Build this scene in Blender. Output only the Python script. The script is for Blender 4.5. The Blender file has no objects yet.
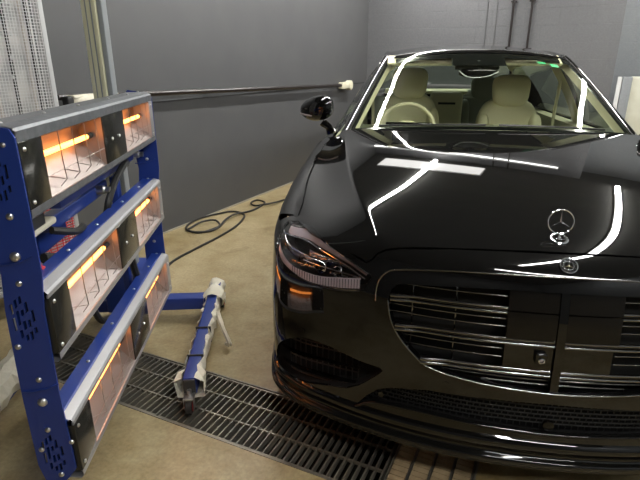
import bpy, bmesh, math, random
import numpy as np
from mathutils import Vector, Matrix
from mathutils.geometry import delaunay_2d_cdt
SC=bpy.context.scene; COL=SC.collection
random.seed(4)
PI=math.pi
# ------------------------------------------------------------------ materials
def mat(name,col=(.5,.5,.5),rough=.5,metal=0.,coat=0.,spec=.5,emis=None,estr=0.,noise=None,bump=None,aniso=None):
    m=bpy.data.materials.new(name);m.use_nodes=True;nt=m.node_tree;b=nt.nodes['Principled BSDF']
    b.inputs['Base Color'].default_value=(*col,1);b.inputs['Roughness'].default_value=rough
    b.inputs['Metallic'].default_value=metal;b.inputs['Coat Weight'].default_value=coat
    b.inputs['Coat Roughness'].default_value=.02;b.inputs['Specular IOR Level'].default_value=spec
    if emis: b.inputs['Emission Color'].default_value=(*emis,1);b.inputs['Emission Strength'].default_value=estr
    tc=nt.nodes.new('ShaderNodeTexCoord')
    if noise:   # (scale, second colour, contrast low, high)
        n=nt.nodes.new('ShaderNodeTexNoise');n.inputs['Scale'].default_value=noise[0];n.inputs['Detail'].default_value=6
        nt.links.new(tc.outputs['Object'],n.inputs['Vector'])
        r=nt.nodes.new('ShaderNodeValToRGB');r.color_ramp.elements[0].position=noise[2];r.color_ramp.elements[1].position=noise[3]
        r.color_ramp.elements[0].color=(*col,1);r.color_ramp.elements[1].color=(*noise[1],1)
        nt.links.new(n.outputs['Fac'],r.inputs['Fac']);nt.links.new(r.outputs['Color'],b.inputs['Base Color'])
    if bump:    # (scale, strength, distance)
        n=nt.nodes.new('ShaderNodeTexNoise');n.inputs['Scale'].default_value=bump[0];n.inputs['Detail'].default_value=4
        nt.links.new(tc.outputs['Object'],n.inputs['Vector'])
        bp=nt.nodes.new('ShaderNodeBump');bp.inputs['Strength'].default_value=bump[1];bp.inputs['Distance'].default_value=bump[2]
        nt.links.new(n.outputs['Fac'],bp.inputs['Height']);nt.links.new(bp.outputs['Normal'],b.inputs['Normal'])
    return m
def glass(name,tint,ior=1.5,rough=0.0):
    m=bpy.data.materials.new(name);m.use_nodes=True;nt=m.node_tree;nt.nodes.clear()
    o=nt.nodes.new('ShaderNodeOutputMaterial');mx=nt.nodes.new('ShaderNodeMixShader');t=nt.nodes.new('ShaderNodeBsdfTransparent')
    ge=nt.nodes.new('ShaderNodeNewGeometry');mr=nt.nodes.new('ShaderNodeMapRange');mr.inputs[3].default_value=ior;mr.inputs[4].default_value=1/ior
    nt.links.new(ge.outputs['Backfacing'],mr.inputs[0])
    g=nt.nodes.new('ShaderNodeBsdfGlossy');f=nt.nodes.new('ShaderNodeFresnel')
    t.inputs['Color'].default_value=(*tint,1);g.inputs['Roughness'].default_value=rough;nt.links.new(mr.outputs[0],f.inputs['IOR'])
    nt.links.new(f.outputs[0],mx.inputs[0]);nt.links.new(t.outputs[0],mx.inputs[1]);nt.links.new(g.outputs[0],mx.inputs[2]);nt.links.new(mx.outputs[0],o.inputs[0])
    return m
M={}
M['paint']=mat('gloss_black_paint',(.005,.005,.005),.2,0,1.,0)
M['gloss']=mat('gloss_black_trim',(.003,.003,.003),.2,0,1.,0)
M['dark']=mat('dark_plastic',(.008,.008,.008),.45)
M['void']=mat('matt_black',(.004,.004,.004),.9)
M['frit']=mat('black_glass_border',(.006,.007,.007),.12,0,.3)
M['chrome']=mat('chrome',(.75,.76,.78),.12,1)
M['satin']=mat('satin_dark_chrome',(.20,.20,.195),.16,1)
M['rubber']=mat('tyre_rubber',(.02,.02,.02),.7)
M['rim']=mat('wheel_alloy',(.3,.3,.31),.25,1)
M['screen']=glass('windshield_glass',(.90,.94,.86),1.5)
M['sideglass']=glass('side_glass',(.40,.46,.42),1.5)
M['lens']=glass('headlight_lens',(.93,.93,.94),1.45)
M['cream']=mat('cream_leather',(.66,.62,.42),.5,bump=(60,.15,.002))
M['creamd']=mat('cream_fabric',(.66,.63,.45),.8)
M['greyseat']=mat('grey_leather',(.20,.21,.17),.5)
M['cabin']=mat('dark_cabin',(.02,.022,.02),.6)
M['white_pl']=mat('translucent_white_plastic',(.42,.36,.39),.2,0,.5)
M['sticker']=mat('green_sticker',(.05,.55,.22),.4)
M['amber']=mat('grey_reflector',(.30,.29,.30),.15,.9)
M['blue']=mat('blue_powder_coat',(.011,.036,.225),.38,0,.25)
M['alu']=mat('grey_metallic_channel',(.15,.16,.175),.4,.5,noise=(40,(.19,.20,.215),.4,.6))
M['alul']=mat('light_aluminium',(.42,.42,.43),.4,.6)
M['refl']=mat('polished_reflector',(.30,.27,.255),.38,.7)
M['plate']=mat('dark_polished_plate',(.05,.05,.045),.15,.6)
M['tube']=mat('glowing_quartz_tube',(1,.5,.1),.3,emis=(1,.29,.055),estr=5)
M['coil']=mat('hot_filament',(1,.8,.3),.3,emis=(1,.62,.16),estr=20)
M['wire']=mat('steel_wire',(.35,.33,.32),.35,.9)
M['bolt']=mat('zinc_bolt',(.7,.7,.7),.3,1)
M['mast']=mat('pale_extrusion',(.58,.57,.40),.55)
M['mastg']=mat('grey_extrusion_side',(.24,.26,.27),.5)
M['wrap']=mat('white_paper_wrapping',(.72,.68,.56),.8,bump=(25,.5,.01))
M['cap']=mat('dark_cap',(.03,.03,.03),.5)
M['red']=mat('red_caster',(.35,.02,.02),.4)
M['redp']=mat('red_plastic',(.6,.03,.03),.4)
M['zinc']=mat('zinc_fork',(.45,.45,.45),.35,.9)
M['cable']=mat('black_cable',(.015,.015,.014),.5)
M['grate']=mat('galvanised_grate',(.20,.19,.165),.5,.6,noise=(9,(.30,.27,.21),.4,.65))
M['gratet']=mat('tan_grate',(.50,.38,.22),.6,.0,noise=(14,(.36,.27,.15),.4,.65))  # tan base mottled with a darker tan
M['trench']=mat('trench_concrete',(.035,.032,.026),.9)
M['pipe']=mat('dark_brown_pipe',(.014,.009,.008),.3,0,.5)
M['pipew']=mat('cream_fitting',(.66,.63,.48),.6)
M['mesh']=mat('galvanised_mesh',(.80,.80,.80),.5,.2)
M['meshf']=mat('pale_grey_frame',(.55,.56,.56),.5,.2)
M['panelr']=mat('ribbed_reflector',(.75,.72,.70),.35,.2,noise=(7,(.45,.45,.45),.4,.6))
M['led']=mat('led_strip',(1,1,1),.5,emis=(1,.985,.94),estr=75)
M['ledp']=mat('light_panel',(1,1,1),.5,emis=(1,.985,.95),estr=1.7)
M['ledt']=mat('thin_led_strip',(1,1,1),.5,emis=(1,.985,.95),estr=5)
M['fixt']=mat('white_fixture',(.6,.6,.6),.5)
# ------------------------------------------------------------------ object helpers
def tag(o,label=None,cat=None,group=None,kind=None):
    if label:o['label']=label
    if cat:o['category']=cat
    if group:o['group']=group
    if kind:o['kind']=kind
    return o
def empty(name,loc,label,cat,group=None,rz=0):
    o=bpy.data.objects.new(name,None);COL.objects.link(o);o.location=loc;o.rotation_euler=(0,0,rz)
    o.empty_display_size=.1
    bpy.context.view_layer.update()
    return tag(o,label,cat,group)
def wloc(o):
    v=Vector((0,0,0))
    while o: v+=o.location;o=o.parent
    return v
class MB:
    """collects geometry in world coordinates, then links it as one mesh object"""
    def __init__(s): s.v=[];s.f=[];s.n=None
    def add(s,vs,fs):
        k=len(s.v);s.v+=[tuple(float(c) for c in v) for v in vs];s.f+=[tuple(i+k for i in f) for f in fs];return s
    def obox(s,c,ax,sz,bev=0.):   # oriented box: centre, 3 axes, full sizes
        c=np.array(c,float);A=[np.array(a,float)/np.linalg.norm(a) for a in ax]
        bm=bmesh.new();bmesh.ops.create_cube(bm,size=1)
        for v in bm.verts: v.co=Vector((v.co.x*sz[0],v.co.y*sz[1],v.co.z*sz[2]))
        if bev>0: bmesh.ops.bevel(bm,geom=bm.edges[:],offset=bev,segments=3,affect='EDGES',profile=.5)
        bm.verts.index_update()
        vs=[c+A[0]*v.co.x+A[1]*v.co.y+A[2]*v.co.z for v in bm.verts];fs=[[v.index for v in f.verts] for f in bm.faces];bm.free()
        return s.add(vs,fs)
    def box(s,c,sz,bev=0.,rz=0.): 
        a=(math.cos(rz),math.sin(rz),0);b=(-math.sin(rz),math.cos(rz),0);return s.obox(c,(a,b,(0,0,1)),sz,bev)
    def tube(s,pts,r,n=8,cap=True,close=False):
        P=[np.array(p,float) for p in pts];N=len(P);rs=r if hasattr(r,'__len__') else [r]*N
        T=[]
        for i in range(N):
            a=P[(i-1)%N] if (i>0 or close) else P[i];b=P[(i+1)%N] if (i<N-1 or close) else P[i]
            t=b-a;T.append(t/(np.linalg.norm(t)+1e-12))
        up=np.array([0,0,1.]) if abs(T[0][2])<.9 else np.array([1.,0,0])
        u=np.cross(T[0],up);u/=np.linalg.norm(u);vs=[];fs=[]
        for i in range(N):
            u=u-T[i]*u.dot(T[i]);u/=np.linalg.norm(u)+1e-12;w=np.cross(T[i],u)
            for k in range(n):
                a=2*PI*k/n;vs.append(P[i]+rs[i]*(math.cos(a)*u+math.sin(a)*w))
        M_=N if close else N-1
        for i in range(M_):
            j=(i+1)%N
            for k in range(n):
                l=(k+1)%n;fs.append((i*n+k,i*n+l,j*n+l,j*n+k))
        if cap and not close: fs+= [tuple(range(n))[::-1],tuple((N-1)*n+k for k in range(n))]
        return s.add(vs,fs)
    def cyl(s,a,b,r,n=20,r2=None): return s.tube([a,b],[r,r if r2 is None else r2],n)
    def lathe(s,c,ax,prof,n=32):  # prof: (along axis, radius)
        c=np.array(c,float);ax=np.array(ax,float);ax/=np.linalg.norm(ax)
        up=np.array([0,0,1.]) if abs(ax[2])<.9 else np.array([1.,0,0]);u=np.cross(ax,up);u/=np.linalg.norm(u);w=np.cross(ax,u)
        vs=[];fs=[];m=len(prof)
        for a_,r_ in prof:
            for k in range(n):
                t=2*PI*k/n;vs.append(c+ax*a_+r_*(math.cos(t)*u+math.sin(t)*w))
        for i in range(m-1):
            for k in range(n):
                l=(k+1)%n;fs.append((i*n+k,i*n+l,(i+1)*n+l,(i+1)*n+k))
        return s.add(vs,fs)
    def grid(s,P,flip=False):
        P=np.asarray(P,float);a,b=P.shape[:2];vs=P.reshape(-1,3)
        fs=[(i*b+j,i*b+j+1,(i+1)*b+j+1,(i+1)*b+j) for i in range(a-1) for j in range(b-1)]
        if flip: fs=[f[::-1] for f in fs]
        return s.add(vs,fs)
    def prism(s,poly,off):   # poly of 3d points extruded by vector off
        n=len(poly);off=np.array(off,float);vs=[np.array(p,float) for p in poly];vs+= [v+off for v in vs]
        fs=[tuple(range(n))[::-1],tuple(n+i for i in range(n))]+[(i,(i+1)%n,n+(i+1)%n,n+i) for i in range(n)]
        return s.add(vs,fs)
    def ellip(s,c,r,e=1.,n=20,m=12,ax=None,tz=0):  # superellipsoid; e<1 boxy
        ax=ax or ((1,0,0),(0,1,0),(0,0,1));A=[np.array(a,float) for a in ax];c=np.array(c,float)
        f=lambda v:math.copysign(abs(v)**e,v)
        vs=[];fs=[]
        for i in range(m+1):
            p=-PI/2+PI*i/m
            for k in range(n):
                t=2*PI*k/n
                q=(r[0]*f(math.cos(p))*f(math.cos(t)),r[1]*f(math.cos(p))*f(math.sin(t)),r[2]*f(math.sin(p)))
                sc=1+tz*q[2]/r[2]
                vs.append(c+A[0]*q[0]*sc+A[1]*q[1]+A[2]*q[2])
        for i in range(m):
            for k in range(n):
                l=(k+1)%n;fs.append((i*n+k,i*n+l,(i+1)*n+l,(i+1)*n+k))
        return s.add(vs,fs)
    def build(s,name,m,parent=None,smooth=35,normals=None,weld=True):
        me=bpy.data.meshes.new(name);L=wloc(parent) if parent else Vector((0,0,0))
        own=Vector((0,0,0))
        if parent is None:
            A=np.array(s.v);own=Vector(((A[:,0].min()+A[:,0].max())/2,(A[:,1].min()+A[:,1].max())/2,A[:,2].min()))
            L=own
        me.from_pydata([(v[0]-L.x,v[1]-L.y,v[2]-L.z) for v in s.v],[],s.f);me.update()
        if normals is None:
            bm=bmesh.new();bm.from_mesh(me)
            bmesh.ops.remove_doubles(bm,verts=bm.verts[:],dist=1e-5)
            bmesh.ops.recalc_face_normals(bm,faces=bm.faces[:])
            if smooth:
                for f in bm.faces:f.smooth=True
                for e in bm.edges:
                    if len(e.link_faces)==2 and e.calc_face_angle(0)>math.radians(smooth): e.smooth=False
            bm.to_mesh(me);bm.free()
        else:
            for p in me.polygons:p.use_smooth=True
            me.normals_split_custom_set_from_vertices([tuple(n) for n in normals])
        o=bpy.data.objects.new(name,me);COL.objects.link(o);me.materials.append(M[m] if isinstance(m,str) else m)
        if parent: o.parent=parent
        else: o.location=own
        return o
def V(*a): return np.array(a,float)
# ------------------------------------------------------------------ room (axes: D along the left wall, N towards the right)
A0=math.radians(70.5);WD=V(math.cos(A0),math.sin(A0),0);WN=V(WD[1],-WD[0],0);W0=V(-2.383,2.545,0)
def rm(n,s_,z=0.): return W0+WN*n+WD*s_+V(0,0,z)
H=3.0;SB=4.28;S0=-5.5;NR=5.6;NC=3.22
def quad(mb,a,b,c,d): mb.add([a,b,c,d],[(0,1,2,3)])
def slab(name,a,b,thick,z0,z1,m):    # vertical wall from a to b (plan points), thickness vector
    mb=MB();t=np.array(thick,float)
    P=[a,b,b+t,a+t];vs=[V(p[0],p[1],z0) for p in P]+[V(p[0],p[1],z1) for p in P]
    mb.add(vs,[(3,2,1,0),(4,5,6,7),(0,1,5,4),(1,2,6,5),(2,3,7,6),(3,0,4,7)])
    return tag(mb.build(name,m,smooth=0),kind='structure')
def wallmat(name,c1,c2,bs,block=False,rough=.5):
    m=mat(name,c1,rough);nt=m.node_tree;b=nt.nodes['Principled BSDF'];tc=nt.nodes.new('ShaderNodeTexCoord')
    mp=nt.nodes.new('ShaderNodeMapping');nt.links.new(tc.outputs['Object'],mp.inputs['Vector'])
    ns=nt.nodes.new('ShaderNodeTexNoise');ns.inputs['Scale'].default_value=55 if block else 3;ns.inputs['Detail'].default_value=5
    nt.links.new(tc.outputs['Object'],ns.inputs['Vector'])
    rp=nt.nodes.new('ShaderNodeValToRGB');rp.color_ramp.elements[0].color=(*c1,1);rp.color_ramp.elements[1].color=(*c2,1)
    rp.color_ramp.elements[0].position=.35;rp.color_ramp.elements[1].position=.7
    nt.links.new(ns.outputs['Fac'],rp.inputs['Fac']);nt.links.new(rp.outputs['Color'],b.inputs['Base Color'])
    bp=nt.nodes.new('ShaderNodeBump');bp.inputs['Strength'].default_value=bs;bp.inputs['Distance'].default_value=.006
    if block:
        # object space is the world: rotate so x runs along the block course
        mp.inputs['Rotation'].default_value=(PI/2,0,0)
        vr=nt.nodes.new('ShaderNodeVectorRotate');vr.rotation_type='Z_AXIS';vr.inputs['Angle'].default_value=-(A0-PI/2)
        nt.links.new(tc.outputs['Object'],vr.inputs['Vector']);nt.links.new(vr.outputs['Vector'],mp.inputs['Vector'])
        bk=nt.nodes.new('ShaderNodeTexBrick');bk.inputs['Scale'].default_value=1;bk.inputs['Brick Width'].default_value=.4;bk.inputs['Row Height'].default_value=.2
        bk.inputs['Mortar Size'].default_value=.005;bk.inputs['Color1'].default_value=(1,1,1,1);bk.inputs['Color2'].default_value=(1,1,1,1);bk.inputs['Mortar'].default_value=(0,0,0,1)
        bk.inputs['Mortar Smooth'].default_value=.4
        nt.links.new(mp.outputs['Vector'],bk.inputs['Vector'])
        ad=nt.nodes.new('ShaderNodeMath');ad.operation='MULTIPLY_ADD';ad.inputs[1].default_value=.9
        nt.links.new(bk.outputs['Color'],ad.inputs[0]);nt.links.new(ns.outputs['Fac'],ad.inputs[2]);nt.links.new(ad.outputs[0],bp.inputs['Height'])
    else: nt.links.new(ns.outputs['Fac'],bp.inputs['Height'])
    nt.links.new(bp.outputs['Normal'],b.inputs['Normal'])
    return m
M['wl']=wallmat('wall_paint_grey',(.080,.081,.084),(.090,.091,.093),.04,rough=.42)
M['wb']=wallmat('painted_block_grey',(.115,.116,.122),(.135,.137,.143),.55,True)
M['wr']=wallmat('painted_block_blue_grey',(.22,.235,.25),(.25,.265,.28),.5,True)
M['ceil']=mat('dark_ceiling',(.10,.10,.095),.8,noise=(2,(.12,.12,.11),.3,.7))
M['lamp_white']=mat('whiteboard_panel',(.62,.62,.52),.6,noise=(5,(.55,.54,.44),.4,.6))
def floormat():
    m=mat('stained_concrete',(.5,.4,.25),.42);nt=m.node_tree;b=nt.nodes['Principled BSDF'];tc=nt.nodes.new('ShaderNodeTexCoord')
    def ns(sc,det,ro=.6,dist=0):
        n=nt.nodes.new('ShaderNodeTexNoise');n.inputs['Scale'].default_value=sc;n.inputs['Detail'].default_value=det;n.inputs['Roughness'].default_value=ro;n.inputs['Distortion'].default_value=dist
        nt.links.new(tc.outputs['Object'],n.inputs['Vector']);return n
    def rp(src,p0,c0,p1,c1):
        r=nt.nodes.new('ShaderNodeValToRGB');r.color_ramp.elements[0].position=p0;r.color_ramp.elements[0].color=(*c0,1);r.color_ramp.elements[1].position=p1;r.color_ramp.elements[1].color=(*c1,1)
        nt.links.new(src,r.inputs['Fac']);return r
    def mix(f,a,bb,kind='MIX'):
        x=nt.nodes.new('ShaderNodeMix');x.data_type='RGBA';x.blend_type=kind
        if hasattr(f,'links') or not isinstance(f,(int,float)): nt.links.new(f,x.inputs[0])
        else: x.inputs[0].default_value=f
        nt.links.new(a,x.inputs[6]);nt.links.new(bb,x.inputs[7]);return x.outputs[2]
    n1=ns(1.1,7,.6,.6);n2=ns(6,8,.65,.3);n3=ns(60,3);n4=ns(2.3,6,.7,1.5)
    r1=rp(n1.outputs['Fac'],.35,(.24,.19,.09),.60,(.46,.385,.24))
    r2=rp(n2.outputs['Fac'],.35,(.27,.165,.045),.62,(.46,.37,.20))
    c=mix(.45,r1.outputs['Color'],r2.outputs['Color'])
    r3=rp(n3.outputs['Fac'],.3,(.8,.8,.8),.7,(1.1,1.1,1.1));c=mix(1.,c,r3.outputs['Color'],'MULTIPLY')
    r4=rp(n4.outputs['Fac'],.30,(.62,.58,.5),.46,(1,1,1));c=mix(.8,c,r4.outputs['Color'],'MULTIPLY')
    nt.links.new(c,b.inputs['Base Color'])
    rr=nt.nodes.new('ShaderNodeMapRange');rr.inputs[3].default_value=.28;rr.inputs[4].default_value=.55
    nt.links.new(n2.outputs['Fac'],rr.inputs[0]);nt.links.new(rr.outputs[0],b.inputs['Roughness'])
    bp=nt.nodes.new('ShaderNodeBump');bp.inputs['Strength'].default_value=.15;bp.inputs['Distance'].default_value=.003
    nt.links.new(n2.outputs['Fac'],bp.inputs['Height']);nt.links.new(bp.outputs['Normal'],b.inputs['Normal'])
    return m
M['floor']=floormat()
# drain frame: G0 near-right end corner on the far edge, GL towards the left, GW towards the camera
AG=math.radians(-16.9);GR=V(math.cos(AG),math.sin(AG),0);GF=V(-GR[1],GR[0],0)   # right, away
GE=V(-.142,.224,0)         # far right corner
GWD=.345;GLEN=2.17
def gp(a,b,z=0.): return GE-GR*a-GF*b+V(0,0,z)    # a: distance left of the right end; b: distance from the far edge to the camera
# floor with a trench hole
def floor():
    out=[rm(-.2,S0-.2),rm(NR+.2,S0-.2),rm(NR+.2,SB+.9),rm(-.2,SB+.9)]
    hole=[gp(0,0),gp(GLEN,0),gp(GLEN,GWD),gp(0,GWD)]
    P=out+hole
    r=delaunay_2d_cdt([Vector(p[:2]) for p in P],[(0,1),(1,2),(2,3),(3,0),(4,5),(5,6),(6,7),(7,4)],[],1,1e-6)
    mb=MB();vs=[V(v.x,v.y,0) for v in r[0]];fs=[]
    for f in r[2]:
        c=sum(vs[i] for i in f)/3-GE;a=-c.dot(GR);b=-c.dot(GF)
        if 0<a<GLEN and 0<b<GWD: continue
        fs.append(tuple(f))
    mb.add(vs,fs);k=MB();k.v=mb.v;k.f=mb.f
    # trench sides and bottom belong to the floor's slab
    o=k.build('floor','floor',smooth=0);tag(o,kind='structure')
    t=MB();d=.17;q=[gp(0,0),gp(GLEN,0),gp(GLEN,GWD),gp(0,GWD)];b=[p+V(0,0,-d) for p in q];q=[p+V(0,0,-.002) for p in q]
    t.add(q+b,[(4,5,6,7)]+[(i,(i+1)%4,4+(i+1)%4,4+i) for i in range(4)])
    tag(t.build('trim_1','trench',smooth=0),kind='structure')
    e=MB()   # angle-iron rim around the trench
    for a,b_ in ((gp(-.008,-.004),gp(GLEN,-.004)),(gp(-.008,GWD+.004),gp(GLEN,GWD+.004))):
        e.obox((a+b_)/2+V(0,0,-.008),(GR,GF,(0,0,1)),(np.linalg.norm(a-b_),.008,.02))
    e.obox(gp(-.004,GWD/2,-.008),(GR,GF,(0,0,1)),(.008,GWD+.016,.02))
    tag(e.build('trim_2','grate',smooth=0),kind='structure')
floor()
mb=MB();c=[rm(-.2,S0-.2),rm(NR+.2,S0-.2),rm(NR+.2,SB+.9),rm(-.2,SB+.9)]
mb.add([p+V(0,0,H) for p in c]+[p+V(0,0,H+.1) for p in c],[(0,1,2,3),(7,6,5,4),(0,4,5,1),(1,5,6,2),(2,6,7,3),(3,7,4,0)])
tag(mb.build('ceiling','ceil',smooth=0),kind='structure')
slab('wall_left',rm(0,S0),rm(0,SB),-WN*.15,0,H,'wl')
slab('wall_back',rm(-.15,SB),rm(NC,SB),WD*.7,0,H,'wb')
slab('wall_far_right',rm(NC,SB+.55),rm(NR,SB+.55),WD*.15,0,H,'wr')
slab('wall_right',rm(NR,S0),rm(NR,SB+.7),WN*.15,0,H,'wr')
slab('wall_front',rm(-.15,S0-.15),rm(NR+.15,S0-.15),WD*.15,0,H,'wl')
# horizontal panel joint on the left wall just under the pipe
mb=MB();a=rm(.003,S0,1.075);b=rm(.003,SB,1.075);mb.obox((a+b)/2,(WD,WN,(0,0,1)),(SB-S0-.02,.006,.010))
tag(mb.build('trim_3','cap',smooth=0),kind='structure')
mb=MB();a=rm(.006,S0,.006);b=rm(.006,SB,.006);mb.obox((a+b)/2,(WD,WN,(0,0,1)),(SB-S0-.02,.012,.012))
M['bb']=mat('pale_strip',(.34,.31,.24),.6);tag(mb.build('wall_foot_strip','bb',smooth=0),kind='structure')  # thin pale strip along the foot of the left wall
# ceiling light fixtures
def strip(a,b,w,m,label,group,name='ceiling_light_strip'):
    c=(a+b)/2;root=empty(name,tuple(c+V(0,0,-.03)),label,'ceiling light',group)
    x=(b-a)/np.linalg.norm(b-a);y=np.cross((0,0,1),x);L=np.linalg.norm(b-a)
    MB().obox(c+V(0,0,-.015),(x,y,(0,0,1)),(L,w+.02,.03)).build('housing','fixt',root,smooth=0)
    MB().obox(c+V(0,0,-.038),(x,y,(0,0,1)),(L-.01,w,.014)).build('diffuser',m,root,smooth=0)
LW=.055
for n,nm in ((1.11,'nearer the grey side wall'),(3.72,'on the far side of the car')):
    strip(rm(n,-2.4 if n>2 else -.6,H),rm(n,SB-.15,H),LW,'led','long white light strip on the ceiling '+nm,None)
strip(rm(-.0,SB-.03,2.84),rm(2.9,SB-.03,2.84),.02,'ledt','thin white light strip high on the block wall',None)
strip(rm(3.75,-3.4,H),rm(5.4,-3.4,H),LW,'led','white light strip across the ceiling in front of the car',None)
for n0,n1,s0,s1,nm in ((.28,1.06,3.55,4.0,'left'),(1.10,1.92,3.55,4.0,'right')):
    c=rm((n0+n1)/2,(s0+s1)/2,H);root=empty('ceiling_panel_light',tuple(c+V(0,0,-.03)),'flat white panel light on the ceiling, %s one by the block wall'%nm,'ceiling light')
    MB().obox(c+V(0,0,-.012),(WN,WD,(0,0,1)),(n1-n0,s1-s0,.024)).build('frame','fixt',root,smooth=0)
    MB().obox(c+V(0,0,-.028),(WN,WD,(0,0,1)),(n1-n0-.03,s1-s0-.03,.008)).build('diffuser','ledp',root,smooth=0)
# ------------------------------------------------------------------ wall pipe with its fittings
root=empty('wall_pipe',tuple(rm(.06,1.5,1.095)),'dark brown horizontal pipe on the grey side wall with a cream end fitting','pipe')
MB().cyl(rm(.06,-.9,1.165),rm(.06,3.28,1.072),.020,16).build('pipe_tube','pipe',root)
MB().obox(rm(.06,3.36,1.068),(WD,WN,(0,0,1)),(.20,.075,.085),.012).build('end_fitting','pipew',root)
MB().lathe(rm(.06,3.52,1.066),WN,[(-.04,0),(-.04,.05),(-.03,.062),(.03,.062),(.04,.05),(.04,0)],24).build('end_knob','pipew',root)
for s_ in (.6,1.9,3.1):
    MB().obox(rm(.03,s_,1.145-.022*s_),(WD,WN,(0,0,1)),(.03,.06,.03),.004).build('bracket','pipe',root)
# wrapped nozzle beside the post
root=empty('wrapped_spray_nozzle',tuple(rm(.09,-.78,1.12)),'cream paper-wrapped nozzle with a black tip on the grey side wall behind the heater','nozzle')
b=MB();b.ellip(rm(.10,-.68,1.125),(.17,.06,.055),.75,ax=(tuple(WD),tuple(WN),(0,0,1)),tz=0);b.obox(rm(.10,-.66,1.165),(WD,WN,(0,0,1)),(.36,.08,.022),.008)
b.build('wrapped_body','wrap',root);MB().obox(rm(.10,-.855,1.14),(WD,WN,(0,0,1)),(.05,.06,.06),.01).build('tip','cap',root)
b=MB();b.tube([rm(.14,-.80,1.13),rm(.16,-.74,1.09),rm(.15,-.68,1.06)],.009,8);b.build('trigger','wrap',root)
# pipes and box on the block wall
for n,nm in ((1.98,'left'),(2.20,'right')):
    root=empty('vertical_pipe',tuple(rm(n,SB-.03,1.5)),'thin dark vertical pipe on the block wall, %s of the pair'%nm,'pipe')
    MB().cyl(rm(n,SB-.035,1.52),rm(n,SB-.035,H),.014,12).build('pipe_tube','pipe',root)
    MB().obox(rm(n,SB-.02,2.08),(WN,WD,(0,0,1)),(.075,.035,.022)).build('clamp','pipe',root)
    MB().obox(rm(n-.02,SB-.04,1.52),(WN,WD,(0,0,1)),(.16,.06,.02)).build('foot_bracket','pipe',root)
b=MB()
for n in (1.66,1.78): b.obox(rm(n,SB-.004,1.5),(WN,WD,(0,0,1)),(.008,.008,3.0-.01))
b.build('trim_4','wl',smooth=0)['kind']='structure'
# white panel and grey post at the right
root=empty('white_panel_unit',tuple(rm(4.2,SB-.2,0)),'off-white panel unit standing by the block wall at the right edge','cabinet')
MB().obox(rm(4.30,SB+.1,.60),(WN,WD,(0,0,1)),(1.75,.3,1.20),.006).build('body','lamp_white',root)
MB().obox(rm(3.375,SB+.0,.60),(WN,WD,(0,0,1)),(.10,.2,1.20),.004).build('side_post','wr',root)
MB().obox(rm(3.295,SB-.06,.60),(WN,WD,(0,0,1)),(.045,.08,1.20),.004).build('white_edge_strip','fixt',root)
# ------------------------------------------------------------------ drain grates
def grate_bars(name,a0,a1,label):
    root=empty(name,tuple(gp((a0+a1)/2,GWD/2,-.03)),label,'drain grate','drain grates set in the floor channel')
    b=MB();n=int(round((a1-a0)/.030))
    for i in range(n+1):
        a=a0+.004+(a1-a0-.008)*i/n
        b.obox(gp(a,GWD/2,-.018),(GR,GF,(0,0,1)),(.005,GWD-.012,.030))
    b.build('bearing_bars','grate',root,smooth=0)
    b=MB()
    for q in (.006,.33*GWD,.66*GWD,GWD-.006):
        b.obox(gp((a0+a1)/2,q,-.008),(GR,GF,(0,0,1)),(a1-a0-.004,.007,.012))
    b.build('cross_rods','grate',root,smooth=0)
grate_bars('drain_grate',.295,1.24,'steel drain grate in the floor channel beneath the lifted caster leg, cross-barred')
grate_bars('drain_grate',1.25,2.16,'steel drain grate in the floor channel below the heater, leftmost section')
root=empty('drain_grate',tuple(gp(.145,GWD/2,-.03)),'tan slotted drain grate section under the front lip of the car','drain grate')
b=MB()
for i in range(14):
    q=.010+(GWD-.02)*i/13
    for k in range(4):
        a=.008+.070*k
        b.obox(gp(a+.031,q,-.012),(GR,V(GF[0],GF[1],.10),(0,0,1)),(.058,.020,.006))
b.build('slats','gratet',root,smooth=0)
b=MB()
for k in range(5): b.obox(gp(.006+.0695*k,GWD/2,-.020),(GR,GF,(0,0,1)),(.006,GWD-.01,.03))
b.build('bearing_bars','grate',root,smooth=0)
# ------------------------------------------------------------------ car body surface: implicit blend of a top sheet and a plan outline
def spl(xs,ys):
    xs=np.array(xs,float);ys=np.array(ys,float);h_=np.diff(xs);d=np.diff(ys)/h_
    m=np.zeros(len(xs));m[0]=d[0];m[-1]=d[-1];m[1:-1]=(d[:-1]*h_[1:]+d[1:]*h_[:-1])/(h_[:-1]+h_[1:])
    def f(x):
        x=np.clip(np.asarray(x,float),xs[0],xs[-1]);i=np.clip(np.searchsorted(xs,x,side='right')-1,0,len(xs)-2);t=(x-xs[i])/h_[i]
        return ((2*t**3-3*t**2+1)*ys[i]+(t**3-2*t**2+t)*h_[i]*m[i]+(-2*t**3+3*t**2)*ys[i+1]+(t**3-t**2)*h_[i]*m[i+1])
    return f
def nspl(xs,ys):   # natural cubic spline (smooth curvature)
    xs=np.array(xs,float);ys=np.array(ys,float);n=len(xs);h_=np.diff(xs);A=np.eye(n);r=np.zeros(n)
    for i in range(1,n-1):
        A[i,i-1]=h_[i-1];A[i,i]=2*(h_[i-1]+h_[i]);A[i,i+1]=h_[i];r[i]=6*((ys[i+1]-ys[i])/h_[i]-(ys[i]-ys[i-1])/h_[i-1])
    m=np.linalg.solve(A,r)
    def f(x):
        x=np.clip(np.asarray(x,float),xs[0],xs[-1]);i=np.clip(np.searchsorted(xs,x,side='right')-1,0,n-2);a=xs[i+1]-x;b=x-xs[i];hh=h_[i]
        return m[i]*a**3/(6*hh)+m[i+1]*b**3/(6*hh)+(ys[i]/hh-m[i]*hh/6)*a+(ys[i+1]/hh-m[i+1]*hh/6)*b
    return f
YC=1.2
_pl=[(-.3,.022),(0,.0),(.3,.022),(.5,.068),(.7,.142),(.83,.208),(.925,.30),(.967,.43),(.99,.6),(1.0,.85),(1.0,1.2),(1.0,1.7)]
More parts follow.
